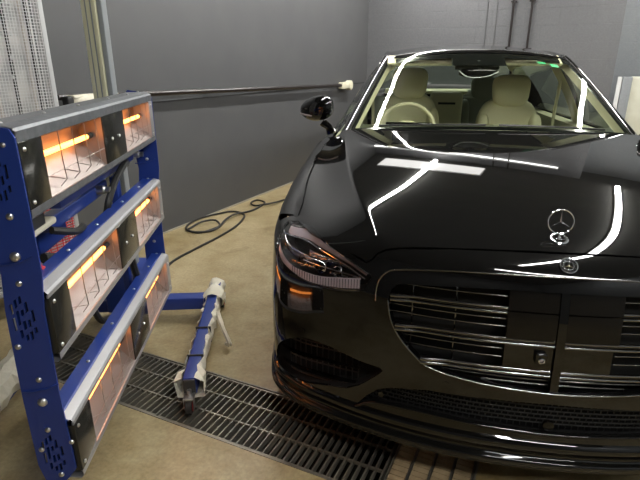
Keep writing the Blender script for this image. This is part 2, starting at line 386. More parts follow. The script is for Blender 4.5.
_th=[np.arctan2(x,YC-y) for x,y in _pl];_r=[np.hypot(x,YC-y) for x,y in _pl]
R0=spl(_th,_r)
INF=spl([.1,.2,.3,.4,.5,.6,.7,.78,.83,.88,.95,1.05],[.03,.0,.0,.003,.008,.016,.03,.052,.085,.14,.22,.34])   # front inset with height
INS=spl([.1,.2,.3,.4,.6,.75,.85,.95,1.05],[.045,.028,.012,.003,.0,.003,.012,.035,.075])
HC=nspl([-.2,0,.12,.26,.6,1.0,1.5,1.8],[.52,.765,.850,.897,.950,.988,1.028,1.049])
XC=nspl([-.2,.1,.45,.9,1.3,1.8],[.46,.525,.625,.715,.768,.81])
SH=nspl([-.2,.1,.4,.7,1.0,1.4,1.8],[.755,.775,.805,.845,.885,.925,.957]) # height at x=.93
CR=.023;CR2=.003;CW=.0035
def h(x,y):
    ax=np.abs(x);xc=XC(y);r=np.minimum(ax/xc,1.15)
    L_=.95-xc;D_=(SH(y)-(HC(y)-CR-CR2));s0=2.2*D_/L_   # slope just outside the crease
    si=-(2*CR+6*CR2)/xc                # slope just inside it
    e=ax-xc
    ins=-CR*np.minimum(r,1)**2-CR2*np.minimum(r,1)**6
    w=CW;sp=w*np.logaddexp(0,e/w)
    t=np.clip(e/L_,0,1.2);lin=D_*(2.2*t-1.2*t*t)
    # blend: inside profile up to the crease, straight fall outside, softened over w
    soft=w*np.logaddexp(0,-np.abs(e)/w)
    return HC(y)+ins+lin+(s0-si)*soft
def Rr(th,z):
    a=np.abs(th);k=np.clip(a/(np.pi/2),0,1);k=k*k*(3-2*k)
    return R0(a)-INF(z)*(1-k)-INS(z)*k
def Fn(x,y,z):
    th=np.arctan2(np.abs(x),YC-y);rho=np.hypot(x,YC-y)
    side=y>YC
    B=np.where(side,np.abs(x)-Rr(np.full_like(th,np.pi/2),z),rho-Rr(th,z))
    A=z-h(x,y)
    k=np.clip(.012+.07*np.clip((np.abs(x)-.5)/.3,0,1),.012,.08)
    A=A*.97
    d=np.clip(.5+.5*(A-B)/k,0,1)
    return A*d+B*(1-d)+k*d*(1-d)
def bis(f,lo,hi,n=40):
    lo=lo.copy();hi=hi.copy()
    for _ in range(n):
        m=(lo+hi)/2;v=f(m);lo=np.where(v<0,m,lo);hi=np.where(v<0,hi,m)
    return (lo+hi)/2
def S_front(th,z):   # polar about (0,YC)
    th=np.asarray(th,float);z=np.asarray(z,float)
    r=bis(lambda r:Fn(r*np.sin(th),YC-r*np.cos(th),z),np.full_like(th,.05),np.full_like(th,1.6))
    return np.stack([r*np.sin(th),YC-r*np.cos(th),z],-1)
def S_top(x,y):
    x=np.asarray(x,float);y=np.asarray(y,float)
    z=bis(lambda z:Fn(x,y,z),np.full_like(x,.1),np.full_like(x,1.3))
    return np.stack([x,y,z],-1)
ZA=.45
def S_side(y,ph):    # ray in plane y=const from (0,ZA), ph=angle from +x up
    y=np.asarray(y,float);ph=np.asarray(ph,float)
    r=bis(lambda r:Fn(r*np.cos(ph),y,ZA+r*np.sin(ph)),np.full_like(y,.05),np.full_like(y,1.6))
    return np.stack([r*np.cos(ph),y,ZA+r*np.sin(ph)],-1)
def normal(P):
    e=1e-4;x,y,z=P[...,0],P[...,1],P[...,2]
    g=np.stack([Fn(x+e,y,z)-Fn(x-e,y,z),Fn(x,y+e,z)-Fn(x,y-e,z),Fn(x,y,z+e)-Fn(x,y,z-e)],-1)
    return g/np.linalg.norm(g,axis=-1,keepdims=True)

def S_xz(x,z):
    x=np.asarray(x,float);z=np.asarray(z,float)
    y=-bis(lambda q:Fn(x,-q,z),np.full_like(x,-1.2),np.full_like(x,.6));return np.stack([x,y,z],-1)
def S_yz(y,z):
    y=np.asarray(y,float);z=np.asarray(z,float)
    x=bis(lambda q:Fn(q,y,z),np.full_like(y,.3),np.full_like(y,1.3));return np.stack([x,y,z],-1)
def th_of(p): return np.arctan2(p[...,0],YC-p[...,1])
def inpoly(p,poly):
    x,y=p[...,0],p[...,1];r=np.zeros(x.shape,bool);n=len(poly)
    for i in range(n):
        x1,y1=poly[i];x2,y2=poly[(i+1)%n];c=((y1>y)!=(y2>y));xx=(x2-x1)*(y-y1)/((y2-y1) if y2!=y1 else 1e-12)+x1
        r^=(c&(x<xx))
    return r
def dens(poly,d,closed=True):
    o=[];n=len(poly)
    for i in range(n if closed else n-1):
        a=np.array(poly[i],float);b=np.array(poly[(i+1)%n],float);k=max(1,int(np.ceil(np.linalg.norm(b-a)/d)))
        for j in range(k): o.append(a+(b-a)*j/k)
    if not closed:o.append(np.array(poly[-1],float))
    return o
def rounded(poly,it=2):   # Chaikin corner cutting for a soft outline
    for _ in range(it):
        o=[]
        for i in range(len(poly)):
            a=np.array(poly[i],float);b=np.array(poly[(i+1)%len(poly)],float);o+=[a*.75+b*.25,a*.25+b*.75]
        poly=o
    return poly
def smooth_line(pts,n=60):
    P=np.array(pts,float);t=np.r_[0,np.cumsum(np.linalg.norm(np.diff(P,axis=0),axis=1))];t/=t[-1];q=np.linspace(0,1,n)
    return np.stack([spl(t,P[:,k])(q) for k in range(P.shape[1])],-1)
def inset(poly,d):
    P=np.array(poly,float);n=len(P);A=.5*sum(P[i][0]*P[(i+1)%n][1]-P[(i+1)%n][0]*P[i][1] for i in range(n));sg=1 if A>0 else -1
    o=[]
    for i in range(n):
        e=P[(i+1)%n]-P[i-1];e/=np.linalg.norm(e)+1e-12;o.append(P[i]+sg*d*np.array([-e[1],e[0]]))
    return o
def patch(name,m,parent,poly,fn,step,holes=(),gap=.0022,skirt=.012,bd=.012,off=0.,nfun=None,ref=None,mirror=False,extra=None):
    """triangulated body panel: 2-D outline in the surface's own parameters, mapped on to the surface"""
    poly=inset(dens(poly,bd),gap) if gap else dens(poly,bd);hs=[inset(dens(q,bd),-gap*0) for q in holes]
    P=np.array(poly);lo=P.min(0);hi=P.max(0);sx,sy=step if hasattr(step,'__len__') else (step,step)
    gx=np.arange(lo[0]+sx/2,hi[0],sx);gy=np.arange(lo[1]+sy/2,hi[1],sy);G=np.stack(np.meshgrid(gx,gy,indexing='ij'),-1).reshape(-1,2)
    G=G[inpoly(G,poly)]
    for q in hs: G=G[~inpoly(G,q)]
    allb=np.array(poly+[p for q in hs for p in q])
    dm=np.sqrt((((G[:,None]-allb[None])/np.array([sx,sy]))**2).sum(-1)).min(1);G=G[dm>.45]
    if extra is not None:
        X_=np.array(extra);X_=X_[inpoly(X_,poly)];db=np.sqrt(((X_[:,None]-np.array(poly)[None])**2).sum(-1)).min(1);X_=X_[db>.003]
        de=np.sqrt(((G[:,None]-X_[None])**2).sum(-1)).min(1);G=np.concatenate([G[de>.012],X_])
    vs=[];ed=[]
    for q in [poly]+hs:
        k=len(vs);vs+=[Vector(p) for p in q];ed+=[(k+i,k+(i+1)%len(q)) for i in range(len(q))]
    vs+=[Vector(p) for p in G]
    r=delaunay_2d_cdt(vs,ed,[],0,1e-7)
    P2=np.array([(v.x,v.y) for v in r[0]]);F=np.array([f for f in r[2]])
    c=P2[F].mean(1);ok=inpoly(c,poly)
    for q in hs: ok&=~inpoly(c,q)
    F=F[ok];P3=fn(P2[:,0],P2[:,1]);N=(nfun or normal)(P3);P3=P3+N*off
    if mirror: P3=P3*V(-1,1,1);N=N*V(-1,1,1)
    fn_=np.cross(P3[F[:,1]]-P3[F[:,0]],P3[F[:,2]]-P3[F[:,0]]);flip=(fn_*N[F[:,0]]).sum(1)<0;F[flip]=F[flip][:,::-1]
    mb=MB();mb.add(P3,[tuple(int(i) for i in f) for f in F]);Nl=list(N)
    if skirt:
        cnt={}
        for f in mb.f:
            for i in range(3): cnt[(f[i],f[(i+1)%3])]=1
        be=[e for e in cnt if (e[1],e[0]) not in cnt];mp={}
        for a,b in be:
            for q in (a,b):
                if q not in mp:
                    mp[q]=len(mb.v);pt=P3[q]
                    mb.v.append(tuple(pt));mb.v.append(tuple(pt-N[q]*skirt));Nl+=[N[q]]*2
            mb.f.append((mp[b],mp[a],mp[a]+1,mp[b]+1))
        # side normals of the skirt
        for a,b in be:
            t=P3[b]-P3[a];s_=np.cross(t,N[a]);s_/=np.linalg.norm(s_)+1e-12
            for q in (a,b): Nl[mp[q]]=s_;Nl[mp[q]+1]=s_
    return mb.build(name,m,parent,normals=Nl)
def mir(p): return [(-q[0],)+tuple(q[1:]) for q in p][::-1]
# ------------------------------------------------------------------ the car
CAR=empty('car',(0,2.5,0),'glossy black luxury sedan with cream interior parked nose towards the viewer','car')
HOODF=[(-.862,.442,.828),(-.803,.342,.831),(-.749,.266,.829),(-.654,.177,.805),(-.582,.1365,.782),(-.564,.136,.792),(-.549,.141,.811),(-.521,.143,.825),(-.478,.14,.835),(-.328,.129,.846),(-.182,.125,.85),(0,.123,.851)]
HOODSD=[(-.864,.452),(-.867,.58),(-.893,.883),(-.900,1.374),(-.900,1.50)]
hl=[(p[0],p[1]) for p in HOODSD[::-1]]+[(p[0],p[1]) for p in HOODF[1:-1]]
rear=[(-.84,1.60),(-.70,1.585),(-.5,1.555),(-.25,1.527),(0,1.515)]
hood_poly=rear[::-1][:-0 or None][::1]
hp=[(0,.123)]+[(-x,y) for x,y in hl[::-1]]+[(-x,y) for x,y in rear[:-1]]+rear[::-1]+hl
cre=[(s_*(float(XC(y))+o),float(y)) for y in np.arange(.13,1.6,.012) for s_ in (-1,1) for o in (-.028,-.018,-.011,-.006,-.002,.002,.006,.011,.018,.028)]
patch('hood','paint',CAR,hp,S_top,(.02,.02),bd=.008,skirt=.015,extra=cre)
def thz(L): 
    A=np.array(L,float);P=S_xz(A[:,0],A[:,1]);return [(float(t),float(z)) for t,z in zip(th_of(P),A[:,1])]
def front3(L): return [(float(np.arctan2(x,YC-y)),z) for x,y,z in L]
GOUT=[(0,.797),(-.187,.796),(-.314,.792),(-.415,.784),(-.469,.778),(-.508,.768),(-.53,.748),(-.543,.715),(-.545,.669),(-.535,.61),(-.50,.545),(-.455,.500),(-.40,.463),(-.34,.447),(-.26,.437),(-.157,.429),(0,.424)]
GIN=[(0,.757),(-.103,.757),(-.185,.756),(-.312,.750),(-.452,.738),(-.479,.733),(-.497,.714),(-.508,.677),(-.495,.613),(-.464,.558),(-.425,.516),(-.382,.482),(-.336,.468),(-.26,.456),(-.157,.447),(0,.441)]
HL=[(-.898,.464,.812),(-.787,.288,.82),(-.67,.177,.794),(-.575,.127,.757),(-.561,.119,.741),(-.576,.119,.715),(-.591,.12,.689),(-.631,.132,.674),(-.728,.173,.666),(-.792,.207,.673),(-.845,.249,.693),(-.892,.301,.715),(-.912,.33,.74),(-.917,.371,.768),(-.912,.427,.795)]
VENT=[(-.886,.27,.4),(-.834,.222,.443),(-.792,.193,.462),(-.715,.154,.464),(-.642,.121,.451),(-.583,.099,.439),(-.506,.074,.436),(-.531,.081,.402),(-.615,.109,.322),(-.695,.144,.301),(-.794,.197,.271),(-.889,.283,.237),(-.928,.322,.273),(-.925,.306,.337)]
INT=[(0,.405),(-.152,.402),(-.255,.399),(-.37,.394),(-.48,.373),(-.526,.353),(-.562,.317),(-.602,.262),(-.545,.297),(-.452,.312),(-.356,.312),(-.202,.307),(-.097,.304),(0,.301)]
def full(L): return L+[(-x,z) for x,z in L[::-1] if abs(x)>1e-6]
g_out=thz(full(GOUT));g_in=thz(full(GIN));intk=thz(full(INT))
hlL=rounded(front3(HL),1);vtL=rounded(front3(VENT),1);mirr=lambda q:[(-a,b) for a,b in q[::-1]]
ZT=[(float(-1.0),.15),(-1.0,.30),(-1.0,.5),(-1.0,.79),(-.93,.795)]
topL=[(-.905,.818)]+front3(HOODF)[:-1]
bp=[(0,.15),(-.5,.15)]+ZT+topL+[(0,.851)]+[(-a,b) for a,b in topL[::-1]]+[(-a,b) for a,b in ZT[::-1]]+[(.5,.15)]
BUMP=patch('front_bumper','paint',CAR,bp,S_front,(.016,.016),holes=[g_out,hlL,mirr(hlL),vtL,mirr(vtL),intk],bd=.008)
def S_fr(t,z): return S_front(t,z)
# badge band and gloss grille frame
fr=patch('grille_frame','gloss',CAR,g_out,S_front,(.012,.012),holes=[g_in],bd=.008,off=.004,skirt=.035,gap=0)
def tubeline(L,r,off,n=90,mirror=False,ny=8):
    P=smooth_line(L,n);Q=S_xz(P[:,0],P[:,1]);N=normal(Q);Q=Q+N*off
    return Q
def xz_tube(name,m,par,L,r,off,n=90,ny=8):
    return MB().tube(tubeline(L,r,off,n),r,ny).build(name,m,par,smooth=80)
xz_tube('grille_edge_glint','satin',CAR,[(x,z) for x,z in [(-q[0],q[1]) for q in GOUT[:9]][::-1]+GOUT[1:9]],.0028,.004,160)  # added satin tube standing in for the reflected light line on the edge
xz_tube('grille_lower_trim','satin',CAR,[(-q[0],q[1]+.001) for q in GIN[7:]]+[(q[0],q[1]+.001) for q in GIN[7:-1][::-1]],.003,.003,160)
# grille
GRL=MB();
zz=np.linspace(.43,.77,9);xx=np.linspace(-.53,.53,41)
X,Z=np.meshgrid(xx,zz,indexing='ij');Q=S_xz(X,Z)+V(0,.075,0);Q[...,1]=np.maximum(Q[...,1],.10)
GRILLE=GRL.grid(Q).build('grille','void',CAR)
zs=np.array([z for x,z in GIN[4:]][::-1]);xs=np.array([-x for x,z in GIN[4:]][::-1])
def gw(z): return float(np.interp(z,zs,xs)) if z<.738 else .452-(z-.738)*9
def bar(z,r,off,m,x0,x1,dz=0,name='louvre',flat=1.):
    x=np.linspace(x0,x1,max(6,int((x1-x0)/.02)));P=S_xz(x,np.full_like(x,z))+V(0,off,0)
    b=MB().tube(P,r,8);return b.build(name,m,GRILLE,smooth=80)
for z0 in (.690,.5955,.498):
    for s_ in (1,-1):
        w=gw(z0)-.004
        cuts=[(-w,-.157),(.163,w)] if z0>.65 else [(-w,-.014),(.010,w)]
        for a,b in cuts:
            x=np.linspace(a,b,max(8,int((b-a)/.015)));dx=np.minimum(x+w,w-x);k=np.exp(-(dx/.055)**2)
            P=S_xz(x,z0+s_*(.0075-.0012*k))+np.stack([0*x,.014-.016*k,0*x],-1)
            MB().tube(P,list(.0050+.0028*k),8).build('louvre_rod','satin' if 1 else 'chrome',GRILLE,smooth=80)
    w=gw(z0)-.004
    MB().tube(S_xz(np.linspace(-w,w,60),np.full(60,z0))+V(0,.022,0),.0085,8).build('louvre_core','gloss',GRILLE,smooth=80)
for z0 in (.748,.726,.657,.633,.561,.534,.468,.452):
    w=gw(z0)-.006
    for a,b in ((-w,-.157),(.163,w)) if z0>.50 else ((-w,-.014),(.010,w)):
        bar(z0,.0030,.030,'satin',a,b,name='thin_louvre')
for x0 in (-.43,-.30,.30,.43):
    z=np.linspace(.47+.05*(abs(x0)>.4),.745,12);MB().tube(S_xz(np.full(12,x0),z)+V(0,.036,0),.0025,6).build('grille_upright','satin',GRILLE)
def plate(name,m,x0,x1,z0,z1,off):
    X,Z=np.meshgrid(np.linspace(x0,x1,9),np.linspace(z0,z1,9),indexing='ij');Q=S_xz(X,Z)+V(0,off,0)
    b=MB();b.grid(Q);b.grid(Q+V(0,.01,0),True)
    return b.build(name,m,GRILLE)
M['radar']=mat('smoked_sensor_cover',(.006,.005,.004),.25,0,0,.3)
plate('sensor_cover','radar',-.155,-.016,.694,.755,.006);plate('sensor_cover','radar',.012,.161,.694,.755,.006)
plate('sensor_cover','radar',-.155,-.016,.608,.690,.006);plate('sensor_cover','radar',.012,.161,.608,.690,.006)
plate('lower_cover','gloss',-.155,-.016,.510,.585,.012);plate('lower_cover','gloss',.012,.15,.510,.585,.012)
plate('centre_bar','gloss',-.014,.010,.442,.757,.002)
c=S_xz(np.array(-.052),np.array(.553));MB().obox(c+V(0,.004,.002),((1,0,0),(0,1,0),(0,0,1)),(.032,.016,.034),.004).build('camera_housing','gloss',GRILLE)
MB().lathe(c+V(0,-.006,-.001),(0,-1,0),[(-.005,.009),(.003,.009),(.004,.007),(.002,.006)],20).build('camera_ring','chrome',GRILLE)
MB().ellip(c+V(0,-.003,-.001),(.006,.004,.006)).build('camera_lens','white_pl',GRILLE)
# star marks: ring with three spokes
def star(mb,c,R,t,ax,az,an,thick=.002,spw=.12):
    c=np.array(c,float);n=40
    ring=[c+ax*R*math.cos(2*PI*k/n)+az*R*math.sin(2*PI*k/n) for k in range(n)];mb.tube(ring,t,8,close=True)
    for k in range(3):
        a=PI/2+k*2*PI/3;d=ax*math.cos(a)+az*math.sin(a);e=-ax*math.sin(a)+az*math.cos(a);w=R*spw
        p=[c+an*thick,c+e*w*1.0+d*w*.58,c+d*R*.98,c-e*w*1.0+d*w*.58,c-an*thick]
        mb.add(p,[(0,1,2),(0,2,3),(4,2,1),(4,3,2)])
nb=S_xz(np.array(.004),np.array(.826));N_=normal(nb);AX=V(1,0,0);AZ=np.cross(N_,AX)*-1;AZ=AZ if AZ[2]>0 else -AZ
AX_=AX
b=MB();b.lathe(nb+N_*.0005,N_,[(0,.0255),(.003,.0255),(.0045,.0235),(.0035,.022)],40);b.lathe(nb+N_*.0005,N_,[(.0025,.0163),(.0035,.0160),(.0035,.0155),(.0025,.0153)],32)
for k in range(26):
    a=2*PI*k/26;b.ellip(nb+N_*.003+(AX_*math.cos(a)+AZ*math.sin(a))*.0193,(.0012,.0012,.0010),n=6,m=4)
BADGE=b.build('bonnet_badge','chrome',CAR)
b=MB();star(b,nb+N_*.003,.0138,.0010,AX_,AZ,N_);b.build('badge_star','chrome',BADGE)
MB().lathe(nb,N_,[(.0006,.0245),(.0018,.0245),(.0019,0)],32).build('badge_field','gloss',BADGE)
hb=S_top(np.array(-.002),np.array(.180));Nh=normal(hb)
b=MB();b.lathe(hb,Nh,[(-.002,.027),(.002,.027),(.0045,.024),(.004,.0205),(.003,.019)],40);b.lathe(hb,Nh,[(.002,.007),(.005,.006),(.005,0)],24)
ORN=b.build('hood_ornament','chrome',CAR);MB().lathe(hb,Nh,[(.0015,.0205),(.0026,.0200),(.0027,0)],32).build('ornament_field','gloss',ORN)
b=MB();
for k in range(22):
    a=2*PI*k/22;b.ellip(hb+Nh*.0035+V(math.cos(a)*.0155,math.sin(a)*.0155,0),(.0011,.0011,.0009),n=6,m=4)
b.build('laurel_wreath','chrome',ORN)
b=MB();b.tube([hb+V(0,0,.002),hb+V(0,.004,.016)],.0028,8);star(b,hb+V(0,.008,.0525),.037,.0020,V(1,0,0),V(0,.14,.99),V(0,-.99,.14),.003,.07);b.build('standing_star','chrome',ORN)
# lower intake mesh
X,Z=np.meshgrid(np.linspace(-.62,.62,47),np.linspace(.24,.42,5),indexing='ij');Q=S_xz(X,Z)+V(0,.06,0)
IN=MB().grid(Q).build('lower_intake','void',CAR)
b=MB()
iz=np.array([p[1] for p in INT]);
def iw(z):
    if z>=.394: return .37-(z-.394)*30
    top=float(np.interp(z,[.262,.317,.353,.373,.394],[.602,.562,.526,.48,.37]));return top
def ilo(z): return float(np.interp(z,[.262,.297,.311],[.60,.545,.46])) if z<.3105 else 0
for z in (.275,.29,.305,.320,.335,.350,.365,.380,.392):
    w=iw(z)-.004;lo=ilo(z)
    for a,c_ in (((-w,w),) if lo==0 else ((-w,-lo),(lo,w))):
        if c_-a<.01: continue
        x=np.linspace(a,c_,max(3,int((c_-a)/.03)));b.tube(S_xz(x,np.full_like(x,z))+V(0,.024,0),.0022,6)
for i,x0 in enumerate(np.arange(-.58,.581,.0193)):
    zt=float(np.interp(abs(x0),[0,.255,.37,.48,.526,.562,.602],[.403,.398,.392,.371,.351,.315,.262]));zb=float(np.interp(abs(x0),[0,.45,.545,.602],[.303,.312,.297,.262]))
    if zt-zb<.008: continue
    for k,z in enumerate(np.arange(zb,zt-.004,.015)):
        xo=x0+(.0096 if k%2 else 0);z1=min(z+.015,zt)
        b.tube(S_xz(np.array([xo,xo]),np.array([z,z1]))+V(0,.024,0),.0022,5)
b.build('intake_mesh','dark',IN)
MB().lathe(S_xz(np.array(0.),np.array(.325))+V(0,.012,0),(0,-1,0),[(0,.017),(.008,.017),(.010,.012),(.010,0)],24).build('radar_dome','radar',IN)
xz_tube('intake_trim','gloss',CAR,[(-.60,.260),(-.545,.295),(-.452,.308),(-.356,.309),(-.202,.304),(0,.299),(.202,.304),(.356,.309),(.452,.308),(.545,.295),(.60,.260)],.006,.004,120)
for x,z in ((-.315,.428),(.315,.428),(-.515,.336),(.515,.336),(-.80,.487),(.80,.487)):
    p=S_xz(np.array(x),np.array(z));n_=normal(p);MB().lathe(p,n_,[(0,.010),(.0015,.010),(.0018,0)],20).build('parking_sensor','gloss',CAR)
# splitter lip: profile swept round the nose
th=np.linspace(-1.03,1.03,121);prof=[(.000,.272),(.004,.268),(.010,.262),(.013,.255),(.013,.248),(.010,.238),(.007,.225),(.008,.216),(.014,.212),(.022,.209),(.027,.204),(.029,.197),(.028,.189),(.022,.182),(.019,.178),(.021,.175),(.020,.170),(.010,.162),(-.02,.158),(-.16,.156)]
Q=np.zeros((len(th),len(prof),3))
for j,(dr,z) in enumerate(prof):
    P=S_front(th,np.full_like(th,max(z,.15)));rr=np.hypot(P[:,0],YC-P[:,1])+dr;Q[:,j]=np.stack([rr*np.sin(th),YC-rr*np.cos(th),np.full_like(th,z)],-1)
MB().grid(Q).build('splitter_lip','gloss',CAR,smooth=60)
# pockets behind headlights and vents, plus vent blades, lamps
def pocket(poly,depth,name,m,par,mirror):
    pl=dens(poly,.012);A=np.array(pl);P=S_front(A[:,0],A[:,1]);N=normal(P);c=np.array(poly).mean(0)
    rings=[];
    for k,(dp,sc) in enumerate(((.003,1),(depth*.6,1),(depth,.93),(depth*1.05,.5),(depth*1.05,.02))):
        a=(A-c)*sc+c;q=S_front(a[:,0],a[:,1]);n_=normal(q);rings.append(q-n_*dp)
    G=np.stack(rings,0);G=np.concatenate([G,G[:,:1]],1)
    if mirror: G=G*V(-1,1,1)
    return MB().grid(G).build(name,m,par,smooth=40)
def sline(L3,inset_,n=40,mirror=False,seg=None):
    P=smooth_line([(float(np.arctan2(x,YC-y)),z) for x,y,z in L3],n);Q=S_front(P[:,0],P[:,1]);Q=Q-normal(Q)*inset_
    return Q*V(-1,1,1) if mirror else Q
def ribbon(L3a,L3b,ia,ib,n=40,mirror=False,th_=.006):
    a=sline(L3a,ia,n,mirror);b=sline(L3b,ib,n,mirror);mb=MB();m_=(a+b)/2
    mb.grid(np.stack([a,(a+b)/2+V(0,-.0015,.0015),b],1));back=np.stack([b,a],1)+V(0,th_,-th_*.3);mb.grid(back);return mb
for mi in (False,True):
    side='left' if not mi else 'right';F_=(lambda q:q) if not mi else (lambda q:q*V(-1,1,1))
    LAMP=pocket(hlL,.075,'headlight','dark',CAR,mi)
    patch('lens','lens',LAMP,hlL,S_front,(.02,.02),bd=.012,gap=.001,skirt=0,off=.0005,mirror=mi)
    # upper light blade along the top edge
    ribbon([(-.880,.42,.806),(-.785,.285,.812),(-.669,.177,.786),(-.578,.127,.745)],[(-.883,.41,.797),(-.785,.278,.803),(-.669,.175,.777),(-.586,.127,.735)],.006,.02,40,mi).build('upper_light_blade','white_pl',LAMP)
    for L_ in ([(-.888,.425,.808),(-.785,.287,.815),(-.669,.177,.789),(-.574,.127,.748)],[(-.888,.41,.790),(-.785,.278,.796),(-.669,.175,.769),(-.586,.127,.728)],[(-.906,.37,.77),(-.902,.33,.735),(-.875,.286,.700),(-.842,.250,.686),(-.79,.208,.672),(-.73,.176,.670),(-.65,.144,.678),(-.595,.126,.688)],[(-.80,.23,.745),(-.72,.18,.738),(-.65,.15,.733),(-.60,.13,.728)],[(-.895,.38,.790),(-.85,.30,.770),(-.80,.25,.762),(-.72,.19,.752)]):
        MB().tube(sline(L_,.008,40,mi),.0022,6).build('chrome_outline','chrome',LAMP)
    rb=MB()
    for k in range(26):
        t=k/25;xa=-.845+.245*t;za=float(np.interp(t,[0,.25,.5,1],[.712,.703,.703,.724]));zb=float(np.interp(t,[0,.25,.5,1],[.690,.678,.675,.692]))
        q=S_xz(np.array([xa,xa]),np.array([za,zb]));q=q-normal(q)*.004;rb.tube(F_(q),.0013,4)
    rb.build('light_bar_ribs','amber',LAMP)
    ribbon([(-.900,.36,.762),(-.886,.30,.735),(-.854,.257,.712),(-.80,.216,.704),(-.74,.182,.703),(-.66,.149,.716),(-.60,.129,.726)],[(-.902,.33,.742),(-.875,.286,.708),(-.842,.250,.693),(-.79,.208,.678),(-.73,.176,.676),(-.65,.144,.684),(-.60,.126,.694)],.008,.004,50,mi).build('lower_light_bar','white_pl',LAMP)
    ribbon([(-.902,.40,.785),(-.87,.32,.770),(-.82,.26,.760),(-.77,.22,.757)],[(-.902,.38,.770),(-.868,.312,.752),(-.82,.255,.742),(-.77,.215,.742)],.015,.025,30,mi).build('side_reflector','amber',LAMP)
    ribbon([(-.80,.25,.785),(-.72,.20,.775),(-.65,.16,.758),(-.60,.135,.742)],[(-.80,.24,.768),(-.72,.19,.757),(-.65,.155,.742),(-.61,.13,.729)],.025,.035,30,mi).build('inner_blade','amber',LAMP)
    for (x,z,r) in ((-.815,.742,.020),(-.745,.733,.020),(-.685,.728,.018)):
        p=S_xz(np.array(x),np.array(z));n_=normal(p);q=F_(p-n_*.030);nn=F_(n_)
        MB().lathe(q,nn,[(-.03,r*.7),(0,r),(.012,r*1.08),(.014,r*.98),(.008,r*.9)],24).build('projector_ring','chrome',LAMP)
        MB().ellip(q,(r*.85,r*.85,r*.85),n=16,m=10).build('projector_lens','gloss',LAMP)
    for k in range(7):   # facets that catch light between the blades
        x=-.86+.04*k;z=.722+.004*math.sin(k)
        p=S_xz(np.array(x),np.array(z));n_=normal(p);q=F_(p-n_*.022)
        MB().obox(q,(F_(V(1,-.4,0)),F_(n_),(0,0,1)),(.026,.006,.007),.001).build('reflector_facet','chrome' if k%2 else 'amber',LAMP)
    vt=[a for a in vtL]
    VP=pocket(vtL,.07,'corner_vent','void',CAR,mi)
    for La,Lb in (([(-.905,.30,.375),(-.85,.24,.385),(-.77,.18,.397),(-.68,.14,.405),(-.57,.10,.412)],[(-.905,.30,.352),(-.85,.24,.360),(-.77,.18,.375),(-.68,.14,.386),(-.57,.10,.400)]),([(-.915,.30,.318),(-.85,.24,.325),(-.77,.18,.335),(-.68,.14,.345),(-.60,.11,.352)],[(-.915,.30,.292),(-.85,.24,.298),(-.77,.18,.309),(-.68,.14,.320),(-.61,.11,.335)])):
        ribbon(La,Lb,.004,.018,40,mi,.012).build('vent_blade','gloss',VP)
    b=MB()
    for z in (.425,.410,.36,.345,.29,.28):
        x=np.linspace(-.86+.25*(.43-z)*0,-.60,14);zz_=z+(x+.86)*.10;P=S_xz(x,zz_)+V(0,.035,0);b.tube(F_(P),.0022,5)
    for x in np.arange(-.86,-.59,.022):
        z=np.linspace(.28+(x+.86)*.2,.435,6);P=S_xz(np.full(6,x),z)+V(0,.035,0);b.tube(F_(P),.0022,5)
    b.build('vent_mesh','dark',VP)
# added dark shell that blocks light behind the panel gaps
for nm,pl,fn_ in (('front_gap_blocker',bp,S_front),):
    patch(nm,'void',CAR,pl,fn_,(.05,.05),holes=[g_out,hlL,mirr(hlL),vtL,mirr(vtL),intk],bd=.03,gap=0,skirt=0,off=-.022)
patch('hood_gap_blocker','void',CAR,[(x*1.02,y) for x,y in hp],S_top,(.06,.06),bd=.05,gap=0,skirt=0,off=-.025)  # added dark sheet that keeps the gaps round the hood black
# fenders: outline in (y, angle) parameters about a lengthwise axis
FA=.97;FR=.375;FZ=.355
def yph(P): P=np.asarray(P,float);return [(float(p[1]),float(np.arctan2(p[2]-ZA,abs(p[0])))) for p in P]
def pts_yz(L): A=np.array(L,float);return S_yz(A[:,0],A[:,1])
edge_front=S_front(np.full(12,1.0),np.linspace(.79,.15,12))
tp=S_front(np.array([.905,.93,1.0]),np.array([.818,.795,.79]))
hs=np.array(smooth_line(HOODSD,14));hs3=S_top(hs[:,0],hs[:,1])
arch=[(FA-FR*math.cos(a),FZ+FR*math.sin(a)) for a in np.linspace(-.56,PI+.30,40)]
rearline=pts_yz([(1.66,z) for z in np.linspace(.25,.93,12)])
top_end=[(.86,1.66,float(h(np.array(.86),np.array(1.66)))-.004),(.875,1.60,float(h(np.array(.875),np.array(1.6)))-.002)]
outl=yph(hs3[::-1])[:]+yph(tp[:1])+yph(edge_front)+yph(pts_yz(arch))+yph(rearline)+yph(top_end)
for mi in (True,False):
    patch('front_fender','paint',CAR,outl,S_side,(.025,.03),bd=.02,mirror=mi,gap=.0016)
